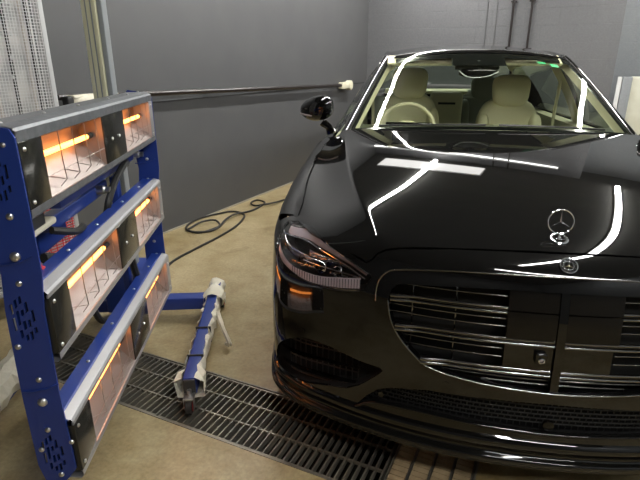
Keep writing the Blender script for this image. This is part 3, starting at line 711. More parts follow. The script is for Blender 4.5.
# doors and rear quarters: same section carried back, narrowing at the tail
def tap(y): return 1-.10*np.clip((np.asarray(y)-3.7)/1.4,0,1)**2
def S_dr(y,z):
    P=S_yz(np.minimum(y,1.66),z);P[...,1]=y;P[...,0]*=tap(y);return P
def nside(P):
    Q=P.copy();Q[...,1]=np.minimum(Q[...,1],1.66);Q[...,0]/=tap(P[...,1]);n_=normal(Q);n_[...,1]=0;return n_/np.linalg.norm(n_,axis=-1,keepdims=True)
RA=4.08;rarch=[(RA+FR*math.cos(a),FZ+FR*math.sin(a)) for a in np.linspace(-.28,PI+.28,36)]
BT=.935
for mi in (True,False):
    for nm,pl in (('front_door',[(1.66,.24),(2.78,.24),(2.78,BT),(1.66,BT)]),('rear_door',[(2.78,.24),(3.68,.24),(3.66,.5),(3.85,.8),(3.85,BT),(2.78,BT)]),):
        D=patch(nm,'paint',CAR,pl,S_dr,(.08,.04),bd=.04,mirror=mi,nfun=nside)
        yh=pl[1][0]-.22;p=S_dr(np.array([yh-.2,yh]),np.array([.78,.785]));q=p*V(-1,1,1) if mi else p
        MB().tube([q[0],(q[0]+q[1])/2+V((-1 if mi else 1)*.02,0,0),q[1]],.011,8).build('door_handle','chrome',D)
    qp=[(3.85,BT),(3.85,.8),(3.66,.5),(3.68,.24)]+[p for p in rarch[::-1] if p[1]>.24]+[(5.0,.24),(5.06,.6),(5.04,BT)]
    patch('rear_quarter_panel','paint',CAR,qp,S_dr,(.08,.05),bd=.04,mirror=mi,nfun=nside)
    b=MB();b.grid(np.stack([S_dr(np.linspace(1.45,3.6,12),np.full(12,z))*V(-1 if mi else 1,1,1)*V(1,1,1) for z in (.245,.2)],1)+0*1);b.build('side_sill','dark',CAR)
# wheels
def wheel(sx,y):
    c=V(sx*.86,y,.355);ax=V(sx,0,0);R=.355
    b=MB().lathe(c,ax,[(-.12,.24),(-.125,.30),(-.115,.34),(-.08,R),(.08,R),(.115,.34),(.125,.30),(.12,.262),(.10,.255)],48)
    W=b.build('wheel','rubber',CAR)
    MB().lathe(c,ax,[(-.10,.25),(.09,.25),(.118,.262),(.118,.252),(.10,.240),(.05,.235),(-.10,.235)],48).build('rim','rim',W)
    b=MB()
    for k in range(10):
        a=2*PI*k/10;d=V(0,math.cos(a),math.sin(a));e=V(0,-math.sin(a),math.cos(a));b.obox(c+ax*.085+d*.14,(d,e,ax),(.21,.034,.03),.006)
    b.lathe(c+ax*.085,ax,[(-.02,.05),(.02,.045),(.024,0)],24);b.build('spokes','rim',W)
    MB().lathe(c,ax,[(-.05,.19),(-.02,.19),(-.02,.05)],32).build('brake_disc','zinc',W)
for y in (FA,RA):
    for sx in (-1,1): wheel(sx,y)
# ------------------------------------------------------------------ greenhouse: stations from screen base over the roof to the rear glass
CC=np.array([(0,1.535,1.032),(0,1.90,1.245),(0,2.26,1.432),(0,2.48,1.466),(0,3.0,1.500),(0,3.7,1.472),(0,4.02,1.415),(0,4.62,1.14)])
EE=np.array([(.775,1.64,.995),(.675,1.99,1.200),(.580,2.34,1.388),(.572,2.55,1.424),(.57,3.02,1.452),(.56,3.62,1.425),(.55,3.95,1.365),(.68,4.48,1.09)])
ST=np.arange(8)
cf=[spl(ST,CC[:,k]) for k in range(3)];ef=[spl(ST,EE[:,k]) for k in range(3)]
def Ev(v): return np.stack([ef[k](v) for k in range(3)],-1)
def GH(u,v,off=0):
    u=np.asarray(u,float);v=np.asarray(v,float)+0*u
    C=np.stack([cf[k](v) for k in range(3)],-1);E_=Ev(v);w=np.abs(u)**2.2
    P=C+(E_-C)*w[...,None];P[...,0]=E_[...,0]*u;return P
def GHn(u,v):
    e=1e-3;a=GH(u+e,v)-GH(u-e,v);b=GH(u,v+e)-GH(u,v-e);n_=np.cross(a,b);n_/=np.linalg.norm(n_,axis=-1,keepdims=True);return n_
def ghgrid(u0,u1,v0,v1,nu=30,nv=20,off=0):
    U,W=np.meshgrid(np.linspace(u0,u1,nu),np.linspace(v0,v1,nv),indexing='ij');P=GH(U,W);N=GHn(U,W);return P+N*off
def ghpart(name,m,par,rects,off=0,thick=0):
    mb=MB();Ns=[]
    for (u0,u1,v0,v1) in rects:
        U,W=np.meshgrid(np.linspace(u0,u1,max(3,int(abs(u1-u0)*24))),np.linspace(v0,v1,max(3,int(abs(v1-v0)*10))),indexing='ij')
        P=GH(U,W);N=GHn(U,W);mb.grid(P+N*off,True);Ns+=list(N.reshape(-1,3))
    return mb.build(name,m,par,normals=Ns)
SCR=ghpart('windshield','screen',CAR,[(-1,1,0,2.0)])
ghpart('screen_border','frit',SCR,[(-1,1,0,.075),(-1,1,1.80,2.0),(-1,-.965,.075,1.80),(.965,1,.075,1.80),(-.27,.27,1.55,1.80)],off=-.004)
ghpart('roof','paint',CAR,[(-1,1,2.03,6.0)])
ghpart('rear_glass','sideglass',CAR,[(-1,1,6.0,7.0)])
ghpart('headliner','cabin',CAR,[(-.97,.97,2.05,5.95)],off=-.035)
for x0 in (-.30,.34):   # service stickers inside the screen
    pass
P=GH(np.array([.79,.865,.865,.79]),np.array([1.70,1.70,1.76,1.76]))
MB().grid(np.stack([ghgrid(.62,.70,1.70,1.77,4,3,-.006)[:, :]],0)[0]).build('green_sticker','sticker',SCR)
MB().grid(ghgrid(.745,.83,1.64,1.74,4,3,-.006)).build('green_sticker','sticker',SCR)
# pillars and roof rails
vv=np.linspace(0,7,71);E_=Ev(vv)
for s_ in (-1,1):
    m_=V(s_,1,1);O=[(0,0,0),(.018,.004,.006),(.034,.008,.001),(.048,.014,-.014),(.060,.022,-.038),(.058,.03,-.052)]
    G=np.stack([(E_+V(*o)) for o in O],1)*m_
    PIL=MB().grid(G).build('roof_pillar','paint',CAR,smooth=80)
    MB().tube((E_[:26]+V(.004,.002,.003))*m_,.0035,6).build('screen_seal','rubber',PIL)
    MB().tube((E_[:60]+V(.064,.024,-.046))*m_,.005,8).build('chrome_strip','satin',PIL)
    # side glass
    Oc=E_+V(.056,.03,-.052)
    yb=np.interp(vv,[0,2,4,6,7],[1.78,2.35,3.02,3.95,4.35]);xb=np.interp(yb,[1.7,2.5,3.7,4.4],[.885,.895,.885,.85]);B=np.stack([xb,yb,np.full_like(xb,.945)],-1)
    sel=slice(2,66)
    G=np.stack([Oc[sel]*(1-t)+B[sel]*t+V(.035*math.sin(PI*t)*1,0,0) for t in np.linspace(0,1,9)],1)*m_
    MB().grid(G).build('side_glass','sideglass',CAR,smooth=60)
    def strip_(va,vb,off,nm,mt):
        i0,i1=int(va*10),int(vb*10);G=np.stack([(Oc[i0:i1+1]*(1-t)+B[i0:i1+1]*t+V((.035*math.sin(PI*t)+off),0,0)) for t in np.linspace(0,1,9)],1)*m_
        MB().grid(G).build(nm,mt,CAR,smooth=60)
    strip_(3.2,3.6,.002,'window_pillar','gloss');strip_(5.6,7.0,.002,'rear_pillar','paint')
    # shoulder between door top and glass, door mirror sail
    yy=np.linspace(1.66,5.0,30);xo=S_dr(yy,np.full(30,BT))[:,0];xi=np.interp(yy,[1.66,1.78,2.5,3.7,4.4,5.0],[.84,.885,.893,.885,.82,.66]);zi=np.interp(yy,[1.66,1.78,4.2,5.0],[.955,.95,.955,1.02])
    G=np.stack([np.stack([xo,yy,np.full(30,BT)],-1),np.stack([(xo+xi)/2+.006,yy,(BT+zi)/2+.003],-1),np.stack([xi,yy,zi],-1)],1)*m_
    MB().grid(G).build('shoulder_panel','paint',CAR)
    MB().tube(np.stack([xi[2:24]+.004,yy[2:24],zi[2:24]+.002],-1)*m_,.005,8).build('belt_trim','satin',CAR)
    MB().prism([V(.835,1.60,.955)*m_,V(.845,1.66,.965)*m_,V(.80,1.66,.985)*m_,V(.775,1.63,.985)*m_],V(0,0,-.03)).build('cowl_corner','gloss',CAR)
    # inner pillar trims, cream
    Ei=Ev(np.linspace(.05,2.1,22));a=Ei+V(-.012,.014,-.006);b=Ei+V(.03,.11,-.02);c=Ei+V(-.040,.060,-.022)
    MB().grid(np.stack([a,c,b],1)*m_).build('inner_pillar_trim','cream',CAR,smooth=70)
    G=np.stack([Oc[i]*(1-t)+B[i]*t+V(.02*math.sin(PI*t)-.03,0,0) for i in (31,32,34,36,37) for t in np.linspace(0,1.25,9)],0).reshape(5,9,3)*m_
    MB().grid(G).build('inner_door_pillar','cream',CAR,smooth=60)
    G=np.stack([Ev(np.linspace(2,6,30))+V(.02,.03,-.045),Ev(np.linspace(2,6,30))+V(-.02,.0,-.045),Ev(np.linspace(2,6,30))+V(.035,.03,-.09)],1)*m_
    MB().grid(G).build('inner_roof_trim','creamd',CAR)
    yy=np.linspace(1.75,4.1,12);G=np.stack([np.stack([np.full(12,.875),yy,np.full(12,.94)],-1),np.stack([np.full(12,.80),yy,np.full(12,.93)],-1),np.stack([np.full(12,.79),yy,np.full(12,.45)],-1)],1)*m_
    MB().grid(G).build('door_card','cream' ,CAR,smooth=20)
MB().box((0,1.60,.975),(1.5,.10,.02),.004).build('cowl_panel','dark',CAR)
# wipers
for x0,x1,z in ((-.60,-.02,0),(.05,.62,0)):
    U=np.linspace(x0/.775,x1/.775,14);P=GH(U,np.full(14,.055))+V(0,-.004,.010)
    MB().tube(P,.006,6).build('wiper','dark',CAR)
# trunk and tail
yy=np.linspace(4.50,5.04,10);rows=[]
for y in yy:
    xw=float(np.interp(y,[4.5,5.04],[.69,.62]))+.03;zc=float(np.interp(y,[4.5,4.62,5.04],[1.09,1.12,1.075]))
    rows.append([(xw*u,y,zc-(.05)*abs(u)**2.5) for u in np.linspace(-1,1,21)])
MB().grid(np.array(rows)).build('trunk_lid','paint',CAR)
zs_=np.array([1.075,1.02,.90,.75,.60,.45,.30,.22]);rows=[]
for i,z in enumerate(zs_):
    bx=float(np.interp(z,[.22,.6,.90,1.075],[.84,.875,.84,.65]));yo=float(np.interp(z,[.22,.5,.7,1.075],[5.10,5.18,5.14,5.045]))
    rows.append([(bx*u,yo-(.16)*abs(u)**3.5,z-(.05*abs(u)**2.5 if z>1 else 0)) for u in np.linspace(-1,1,25)])
MB().grid(np.array(rows)).build('rear_bumper','paint',CAR)
MB().box((0,2.6,.22),(1.70,4.6,.05)).build('underbody','void',CAR)
# mirrors
for s_ in (-1,1):
    m_=V(s_,1,1);c=V(.985,1.775,1.112)
    b=MB();n,m2=24,16;vs=[];
    G=np.zeros((m2+1,n+1,3))
    for i in range(m2+1):
        p=-PI/2+PI*i/m2
        for k in range(n+1):
            t=2*PI*k/n;cx=math.cos(p)*math.cos(t);cy=math.cos(p)*math.sin(t);cz=math.sin(p)
            f=lambda q,e:math.copysign(abs(q)**e,q)
            x=.108*f(cx,.7);z=.074*f(cz,.8)*(1-.35*max(0,x/.108)**1.5);z-=.014*(x/.108)
            y=(-.10 if cy<0 else .04)*abs(cy)**.8*(1-.25*max(0,x/.108))
            G[i,k]=c+V(x,y+.04*(x/.108),z)
    MIR=MB().grid(G*m_).build('door_mirror','gloss',CAR,smooth=80)
    P=[c+V(.100,.005,-.030),c+V(.06,-.055,-.036),c+V(0,-.080,-.035),c+V(-.05,-.082,-.028)];MB().tube(np.array(smooth_line(P,20))*m_,.0055,8).build('indicator_strip','white_pl',MIR)
    MB().tube(np.array(smooth_line([c+V(-.075,-.045,-.035),c+V(-.085,-.05,0),c+V(-.065,-.045,.045),c+V(-.08,-.02,.05)],20))*m_,.003,6).build('chrome_edge','satin',MIR)
    MB().tube(np.array([V(.90,1.80,.965),V(.915,1.79,1.00),V(.955,1.785,1.03)])*m_,[.03,.022,.026],10).build('mirror_arm','gloss',MIR)
    MB().ellip((c+V(0,.042,0))*m_,(.085,.012,.055),.8).build('mirror_glass','chrome',MIR)
# ------------------------------------------------------------------ cabin
def seat(x,y,z0,m1,m2,hr=1.31,sh=.955,front=True,name='front_seat'):
    b=MB().ellip((x,y-.25,z0-.40),(.25,.28,.12),.5,24,12);S=b.build(name,m1,CAR,smooth=70)
    b=MB();b.ellip((x,y+.03,z0-.20),(.245,.09,.36),.55,28,16,ax=((1,0,0),(0,1,0),(0,.12,.99)),tz=-.08)
    BK=b.build('backrest',m1,S,smooth=70)
    for s_ in (-1,1): MB().ellip((x+s_*.19,y-.03,z0-.22),(.055,.08,.27),.7,16,12).build('side_bolster',m2,S,smooth=70)
    MB().ellip((x,y+.02,hr-.105),(.135,.055,.115),.55,28,16,ax=((1,0,0),(0,1,0),(0,.1,.995)),tz=.06).build('headrest',m2,S,smooth=70)
    for s_ in (-1,1): MB().cyl((x+s_*.05,y+.03,z0+.1),(x+s_*.05,y+.03,hr-.15),.007,8).build('headrest_post','chrome',S)
seat(-.41,2.78,.99,'cream','cream',1.325);seat(.35,2.78,.955,'cream','cream',1.275)
seat(-.40,3.85,.98,'greyseat','creamd',1.20,name='rear_seat');seat(.35,3.95,.98,'greyseat','greyseat',1.235,name='rear_seat')
MB().box((-.03,3.80,.92),(.30,.14,.36),.03).build('rear_armrest','cream',CAR);MB().box((-.03,3.725,1.00),(.16,.01,.02)).build('armrest_slot','cabin',CAR)
MB().box((0,4.20,1.085),(1.25,.45,.03),.01).build('parcel_shelf','cream',CAR)
MB().box((0,3.95,.8),(1.5,.06,.5),.02).build('rear_bench_back','greyseat',CAR)
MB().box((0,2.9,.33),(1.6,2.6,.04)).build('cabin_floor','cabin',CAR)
xx=np.linspace(-.78,.78,33);pr_=[(1.60,.972),(1.72,.992),(1.86,1.004),(1.98,1.000),(2.03,.975),(2.04,.90),(2.02,.70)]
G=np.array([[(x,y+.12*(abs(x)/.78)**2*(y<1.9),z+.004*math.cos(x*4)) for (y,z) in pr_] for x in xx])
M['dash']=mat('olive_dash_top',(.11,.115,.075),.6);DASH=MB().grid(G).build('dashboard','dash',CAR,smooth=50)
MB().obox((-.42,2.06,.965),((1,0,0),(0,1,0),(0,0,1)),(.30,.02,.08),.006).build('instrument_display','gloss',DASH)
MB().obox((0,2.07,.82),((1,0,0),(0,1,0),(0,.3,.95)),(.26,.02,.36),.008).build('centre_display','gloss',DASH)
MB().box((0,2.55,.60),(.26,.95,.22),.04).build('centre_console','cream',CAR)
# steering wheel
c=V(-.43,2.16,.945);az=V(0,.42,.907);n_=np.cross(V(1,0,0),az)
ring=[c+V(1,0,0)*.185*math.cos(t)+az*.178*math.sin(t) for t in np.linspace(0,2*PI,48,endpoint=False)]
SW=MB().tube(ring,.013,10,close=True).build('steering_wheel','cream',CAR,smooth=80)
b=MB();b.ellip(c,(.075,.03,.06),.7);b.obox(c+V(.11,0,0),((1,0,0),(0,1,0),az),(.14,.016,.03),.005);b.obox(c-V(.11,0,0),((1,0,0),(0,1,0),az),(.14,.016,.03),.005);b.obox(c-az*.1,((1,0,0),(0,1,0),az),(.05,.016,.14),.005);b.build('wheel_hub','cream',SW)
# visors, overhead console, rear-view mirror
for x0,x1 in ((-.58,-.155),(.155,.54)):
    MB().obox(((x0+x1)/2,2.33,1.385),((1,0,0),(0,.93,.36),(0,-.36,.93)),(abs(x1-x0),.14,.018),.006).build('sun_visor','cream',CAR)
b=MB().obox((0,2.32,1.385),((1,0,0),(0,.93,.36),(0,-.36,.93)),(.28,.24,.035),.01);OC=b.build('overhead_console','cabin',CAR)
for x in (-.075,.075): MB().ellip((x,2.20,1.372),(.045,.012,.012),1).build('reading_lamp','cream',OC)
b=MB().ellip((-.005,2.12,1.312),(.118,.018,.026),.6,24,12);RM=b.build('rear_view_mirror','gloss',CAR,smooth=70)
MB().tube(smooth_line([(-.125,2.11,1.325),(-.08,2.10,1.292),(0,2.10,1.284),(.06,2.10,1.293),(.12,2.11,1.318)],24),.004,6).build('mirror_frame','alul',RM)
MB().cyl((0,2.13,1.33),(0,2.17,1.38),.012,10).build('mirror_stem','cabin',RM)
# headlight washers of the seat belts
for x,y in ((.70,2.80),(-.70,2.80)): MB().tube([(x,y,1.28),(x*.985,y,1.1),(x*.97,y,.8)],.012,6).build('seat_belt','cream',CAR)
MS_=-1.10
CP_=V(-.515,-1.356,1.387)
M['tubeoff']=mat('quartz_tube',(.72,.66,.60),.2,0,.3)
M['redglow']=mat('red_glow_mesh',(.65,.05,.06),.5)  # red of the reflected heater glow put into the colour
# ------------------------------------------------------------------ infrared curing heater (s along the panel away from the viewer, n towards the car)
HA=math.radians(102.5);HD=V(math.cos(HA),math.sin(HA),0);HN=V(math.sin(HA),-math.cos(HA),0);UZ=V(0,0,1)
def hp_(s_,n,z): return HD*s_+HN*n+V(0,0,z)
HT=empty('infrared_heater',tuple(hp_(1.0,-1.62,0)),'blue wheeled infrared paint-curing heater with three glowing lamp rows beside the car','heater')
NF=-1.395;AXH=(HD,HN,UZ)
# perforated end plates
def plate_(s0,label):
    # outline in (n,z), with slots cut through
    out=[(-1.50,1.245),(-1.49,1.26),(-1.395,1.245),(-1.385,1.225),(-1.385,.90),(-1.398,.80),(-1.402,.56),(-1.398,.30),(-1.43,.262),(-1.485,.262),(-1.497,.32),(-1.497,.56),(-1.490,.80),(-1.480,.90),(-1.50,1.06)]
    holes=[]
    for zc in (1.14,.775,.355):
        for k,(dn,dz,hh) in enumerate(((-.030,.03,.016),(-.030,-.012,.020),(-.018,.045,.013),(-.018,.005,.022),(-.018,-.04,.013),(-.006,.055,.012),(-.006,.02,.010),(-.006,-.015,.014),(-.006,-.05,.010),(.006,.035,.016),(.006,-.01,.012),(.006,-.045,.014),(.018,.01,.018),(.018,-.03,.010))):
            n0=-1.436+dn+(-.008 if zc<1 else .0);z0=zc+dz;w=.0036;sl=.004
            holes.append([(n0-w,z0-hh),(n0+w,z0-hh+sl),(n0+w,z0+hh),(n0-w,z0+hh-sl)])
    P=[Vector(p) for p in out];ed=[(i,(i+1)%len(out)) for i in range(len(out))]
    for q in holes:
        k=len(P);P+=[Vector(p) for p in q];ed+=[(k,k+1),(k+1,k+2),(k+2,k+3),(k+3,k)]
    r=delaunay_2d_cdt(P,ed,[],0,1e-7);A=np.array([(v.x,v.y) for v in r[0]]);F=[]
    for f in r[2]:
        c=A[list(f)].mean(0)
        if inpoly(c,out) and not any(inpoly(c,q) for q in holes): F.append(tuple(f))
    n=len(A);T=.006;mb=MB();vs=[hp_(s0-T/2,a,z) for a,z in A]+[hp_(s0+T/2,a,z) for a,z in A];fs=list(F)+[tuple(i+n for i in f[::-1]) for f in F]
    cnt=set((f[i],f[(i+1)%3]) for f in F for i in range(3))
    fs+=[(a,b,b+n,a+n) for a,b in cnt if (b,a) not in cnt]
    mb.add(vs,fs);o=mb.build('end_plate','blue',HT,smooth=20);
    b=MB()
    for (n0,z0,r_) in ((-1.43,1.045,.009),(-1.412,1.21,.006),(-1.437,.945,.013),(-1.442,.875,.008),(-1.478,.70,.008),(-1.445,.60,.008),(-1.448,.53,.013),(-1.45,.44,.008),(-1.478,.375,.008),(-1.44,.285,.008),(-1.395,.395,.007)):
        sg=-1 if s0<.5 else 1
        MB().ellip(hp_(s0+sg*.004,n0,z0),(r_,r_,r_*.7),n=12,m=8,ax=(tuple(HN),tuple(UZ),tuple(HD))).build('bolt','bolt',o)

    # folded lip of the lower plate section
    for z0 in (.565,.925): MB().tube([hp_(s0-.004,-1.494,z0),hp_(s0-.006,-1.47,z0),hp_(s0-.006,-1.43,z0+.006),hp_(s0-.005,-1.398,z0+.02)],.0022,6).build('plate_fold','blue',o)
    return o
S1=1.215
plate_(-.035,'')
plate_(S1+.02,'')
def cassette(zt,low):   # zt = top of the front opening
    z0=zt-.165
    # blue housing behind
    lift=.0 if low else .014;dep=-1.468 if low else -1.490
    prof=[(-1.405,zt+.012+lift),(-1.425,zt+.022+lift),(dep,zt+.022+lift),(dep,zt-.02),(-1.475,z0-.0),(-1.44,z0-.012)]
    b=MB();G=np.array([[hp_(s_,n,z) for n,z in prof] for s_ in (-.03,S1+.015)]);b.grid(G);G2=np.array([[hp_(s_,n+.003*(1 if n>-1.46 else 1),z-.004) for n,z in prof] for s_ in (-.03,S1+.015)]);b.grid(G2,True)
    C_=b.build('lamp_cassette','blue' if low else 'alu',HT,smooth=20)
    # grey front channel above the opening
    prof=[(-1.416,zt+.024+lift),(-1.390,zt+.016+lift),(-1.385,zt+.009+lift),(-1.385,zt-.002),(-1.389,zt-.002),(-1.389,zt+.006)]
    b=MB();b.grid(np.array([[hp_(s_,n,z) for n,z in prof] for s_ in (-.030,S1+.012)]));b.build('front_channel','alul' if low else 'alu',C_,smooth=20)
    prof=[(-1.389,z0+.006),(-1.384,z0+.006),(-1.384,z0-.012),(-1.392,z0-.020),(-1.44,z0-.012)]
    b=MB();b.grid(np.array([[hp_(s_,n,z) for n,z in prof] for s_ in (-.030,S1+.012)]));b.build('bottom_channel','alul' if low else 'alu',C_,smooth=20)
    for s_ in (.02,.25,.5,.8,1.05,1.22): MB().ellip(hp_(s_,-1.440,zt+.023+lift),(.006,.006,.004),n=10,m=6).build('screw','bolt',C_)
    for a,e in ((.095,.53),(.775,1.165)):
        # reflector trough
        pr=[(-1.388,zt-.004),(-1.425,zt-.008),(-1.452,zt-.022),(-1.466,zt-.045),(-1.466,zt-.070),(-1.452,zt-.095),(-1.42,zt-.130),(-1.388,z0+.003)]
        b=MB();b.grid(np.array([[hp_(s_,n,z) for n,z in pr] for s_ in np.linspace(a-.005,e+.005,10)]))
        for s_ in (a-.005,e+.005):
            b.add([hp_(s_,n,z) for n,z in pr],[tuple(range(len(pr)))])
        R_=b.build('reflector','refl',C_,smooth=50)
        zc=zt-.062;nc=-1.428
        MB().cyl(hp_(a+.0,nc,zc),hp_(e-.03,nc,zc),.0075,14).build('lamp_tube','tube',C_)
        MB().cyl(hp_(e-.035,nc,zc),hp_(e+.004,nc,zc),.0095,14).build('lamp_end_cap','cap',C_)
        # wire guard
        b=MB();L=e-a;k=4
        for i in range(1,k+1):
            s_=a+L*i/(k+.6);b.tube([hp_(s_,-1.387,zt),hp_(s_+.004,-1.387,zt-.08),hp_(s_+.012,-1.387,z0+.03),hp_(s_-.006,-1.40,z0+.012)],.0016,5)
            b.tube([hp_(s_+.012,-1.387,z0+.03),hp_(s_-L*.10,-1.41,z0+.05)],.0012,5)
        b.tube([hp_(a,-1.388,zt-.105),hp_(e,-1.388,zt-.105)],.0012,5)
        b.build('wire_guard','wire',C_)
    for a,e in ((-.028,.088),(.537,.768),(1.168,S1+.01)):
        b=MB();b.obox(hp_((a+e)/2,-1.386,zt-.083),AXH,(e-a,.003,.160),.001)
        b.obox(hp_(a+.001,-1.42,zt-.083),AXH,(.002,.066,.155));b.obox(hp_(e-.001,-1.42,zt-.083),AXH,(.002,.066,.155))
        b.build('cover_plate','plate' if not(e>1.2) else 'alul',C_,smooth=20)
        xs_=((a+e)/2-.04,(a+e)/2+.04) if e-a>.2 else ((a+.02),)
        for q in xs_:
            for zq in ((zt-.085,) if e-a>.2 else (zt-.02,zt-.145)): MB().ellip(hp_(q,-1.383,zq),(.006,.006,.004),n=10,m=6,ax=(tuple(HD),tuple(UZ),tuple(HN))).build('cover_screw','bolt',C_)
for zt,low in ((1.215,False),(.830,True),(.445,True)): cassette(zt,low)
# arms and joints between panel and post
b=MB()
MB().obox(hp_(.78,-1.507,.975),AXH,(.84,.04,.05),.004).build('carrier_beam','blue',HT)
MB().obox(hp_(.60,-1.535,.905),AXH,(.54,.045,.045),.004).build('carrier_beam','blue',HT)
MB().obox(hp_(1.05,-1.60,1.02),AXH,(.10,.20,.16),.006).build('pivot_block','blue',HT)
MB().obox(hp_(1.20,-1.545,1.02),AXH,(.07,.09,.15),.005).build('pivot_block','blue',HT)
MB().obox(hp_(.46,-1.60,.84),AXH,(.22,.06,.09),.006).build('pivot_block','blue',HT)
MB().obox(hp_(1.30,-1.64,.98),AXH,(.55,.06,.07),.005).build('support_arm','blue',HT)
MB().obox(hp_(1.02,-1.53,.60),AXH,(.05,.03,.62),.004).build('support_arm','blue',HT)
MB().obox(hp_(1.42,-1.66,1.0),AXH,(.16,.16,.20),.006).build('slider_carriage','blue',HT)
for s_,n,z in ((.98,-1.50,.985),(1.13,-1.50,1.075),(.75,-1.485,.915),(.42,-1.56,.89),(.60,-1.56,.91),(1.20,-1.47,.62),(1.22,-1.47,.97)):
    k=MB();k.lathe(hp_(s_,n,z),HN,[(-.03,0),(-.03,.017),(0,.017),(.006,.012),(.022,.012),(.024,0)],16);k.build('clamp_knob','bolt',HT)
for pts,r in (([(1.10,-1.50,1.10),(1.12,-1.47,1.05),(1.05,-1.48,1.0),(.98,-1.47,.96)],.011),([(1.02,-1.47,.97),(.92,-1.45,.98),(.80,-1.46,.93),(.72,-1.47,.86),(.74,-1.49,.80)],.014),([(.95,-1.50,.92),(.82,-1.47,.91),(.74,-1.48,.86)],.010),([(.30,-1.50,.90),(.38,-1.46,.87),(.46,-1.47,.86),(.50,-1.50,.83),(.56,-1.52,.76)],.012),([(.22,-1.50,.84),(.30,-1.47,.815),(.38,-1.47,.83),(.44,-1.50,.80)],.016),([(.98,-1.50,.66),(.93,-1.48,.60),(.94,-1.47,.50),(1.02,-1.48,.40)],.016),([(1.16,-1.48,.66),(1.22,-1.47,.60),(1.30,-1.48,.57)],.010),([(.52,-1.52,.66),(.50,-1.50,.55),(.56,-1.50,.45),(.66,-1.5,.41)],.012)):
    MB().tube(smooth_line([hp_(*p) for p in pts],24),r,8).build('power_cable','cable',HT)
# wrapped control handle and red lever seen behind the left plate
MB().obox(hp_(.23,-1.53,1.002),AXH,(.28,.07,.034),.012).build('wrapped_handle','wrap',HT);MB().obox(hp_(.20,-1.53,.955),AXH,(.15,.06,.05),.004).build('control_box','cap',HT)
MB().obox(hp_(.23,-1.525,.918),AXH,(.26,.04,.022),.008).build('wrapped_handle','wrap',HT)
k=MB();k.tube(smooth_line([hp_(.08,-1.47,.90),hp_(.10,-1.46,.86),hp_(.15,-1.46,.835),hp_(.24,-1.47,.835)],14),.010,8);k.build('red_lever','redp',HT)
# post: pale ribbed extrusion with a grey side
SM,NM=1.45,-1.660
k=MB()
for j,(o,w) in enumerate(((-.032,.020),(-.010,.022),(.013,.020))): k.obox(hp_(SM,NM+o,1.62),AXH,(.085,w,2.6),.004)
k.obox(hp_(SM+.004,NM-.009,1.62),AXH,(.070,.062,2.6));MST=k.build('post','mast',HT,smooth=20)
MB().obox(hp_(SM+.01,NM+.036,1.62),AXH,(.075,.024,2.6),.004).build('post_side_rail','mastg',MST)
k=MB();
for o in (-.0215,.0015): k.obox(hp_(SM-.042,NM+o,1.62),AXH,(.004,.005,2.58))
k.build('post_grooves','mastg',MST)
MB().obox(hp_(SM,NM,.20),AXH,(.22,.22,.24),.01).build('post_foot','blue',HT)
# wheeled base
NR_,NL_=-1.205,-1.965
MB().obox(hp_(1.43,(NR_+NL_)/2,.095),AXH,(.08,abs(NR_-NL_)+.06,.07),.006).build('cross_tube','blue',HT)
def leg(n,s0,s1,wrapall):
    L=MB().obox(hp_((s0+s1)/2,n,.105),AXH,(s1-s0,.055,.075),.004).build('base_leg','blue',HT)
    MB().obox(hp_(s0-.004,n,.105),AXH,(.012,.05,.068),.003).build('end_cap','cap',L)
    # crumpled paper wrapping: sleeves with wavy edges open on top
    rnd=random.Random(int(-n*100))
    S_=np.linspace(s0-(.05 if wrapall else .01),s1-.20,26);rows=[]
    for i,s_ in enumerate(S_):
        w=[rnd.uniform(-.006,.006) for _ in range(9)];bell=.020 if i in(0,1,2) and not wrapall else .0
        pr=[(-.028,.148),(-.036-bell,.135),(-.040-bell*1.3,.10),(-.034-bell,.064),(0,.058-bell*.5),(.034+bell,.064),(.040+bell*1.3,.10),(.036+bell,.135),(.028,.148)]
        if wrapall: pr=[(.040*math.sin(2*PI*j/8),.105-.044*math.cos(2*PI*j/8+PI)) for j in range(9)];w[8]=w[0];w[3]=w[2]
        q_=1.5 if wrapall else 1.
        rows.append([hp_(s_,n+a*q_+(w[j]*1.5),(z-.1)*q_+(.125 if wrapall else .1)+w[(j+3)%9]) for j,(a,z) in enumerate(pr)])
    MB().grid(np.array(rows)).build('paper_wrapping','wrap',L,smooth=0)
    # full wrap over the far end
    rows=[]
    for i,s_ in enumerate(np.linspace(s1-.22,s1+.03,9)):
        rr=.052+.012*math.sin(i*.9)-(.03 if i==8 else 0);rows.append([hp_(s_+rnd.uniform(-.006,.006),n+(rr+rnd.uniform(-.005,.005))*math.cos(t),.11+(rr+rnd.uniform(-.005,.005))*math.sin(t)) for t in np.linspace(0,2*PI,13)])
    MB().grid(np.array(rows)).build('paper_wrapping','wrap',L,smooth=30)
    if not wrapall:
        MB().tube(smooth_line([hp_(s0+.62,n+.045,.12),hp_(s0+.50,n+.085,.09),hp_(s0+.44,n+.12,.03),hp_(s0+.47,n+.10,.02)],16),[.014]*6+[.011]*10,6).build('loose_paper','wrap',L)
        for s_ in (s0+.17,s0+.42): MB().obox(hp_(s_,n,.108),AXH,(.006,.074,.086),.002).build('cable_tie','cap',L)
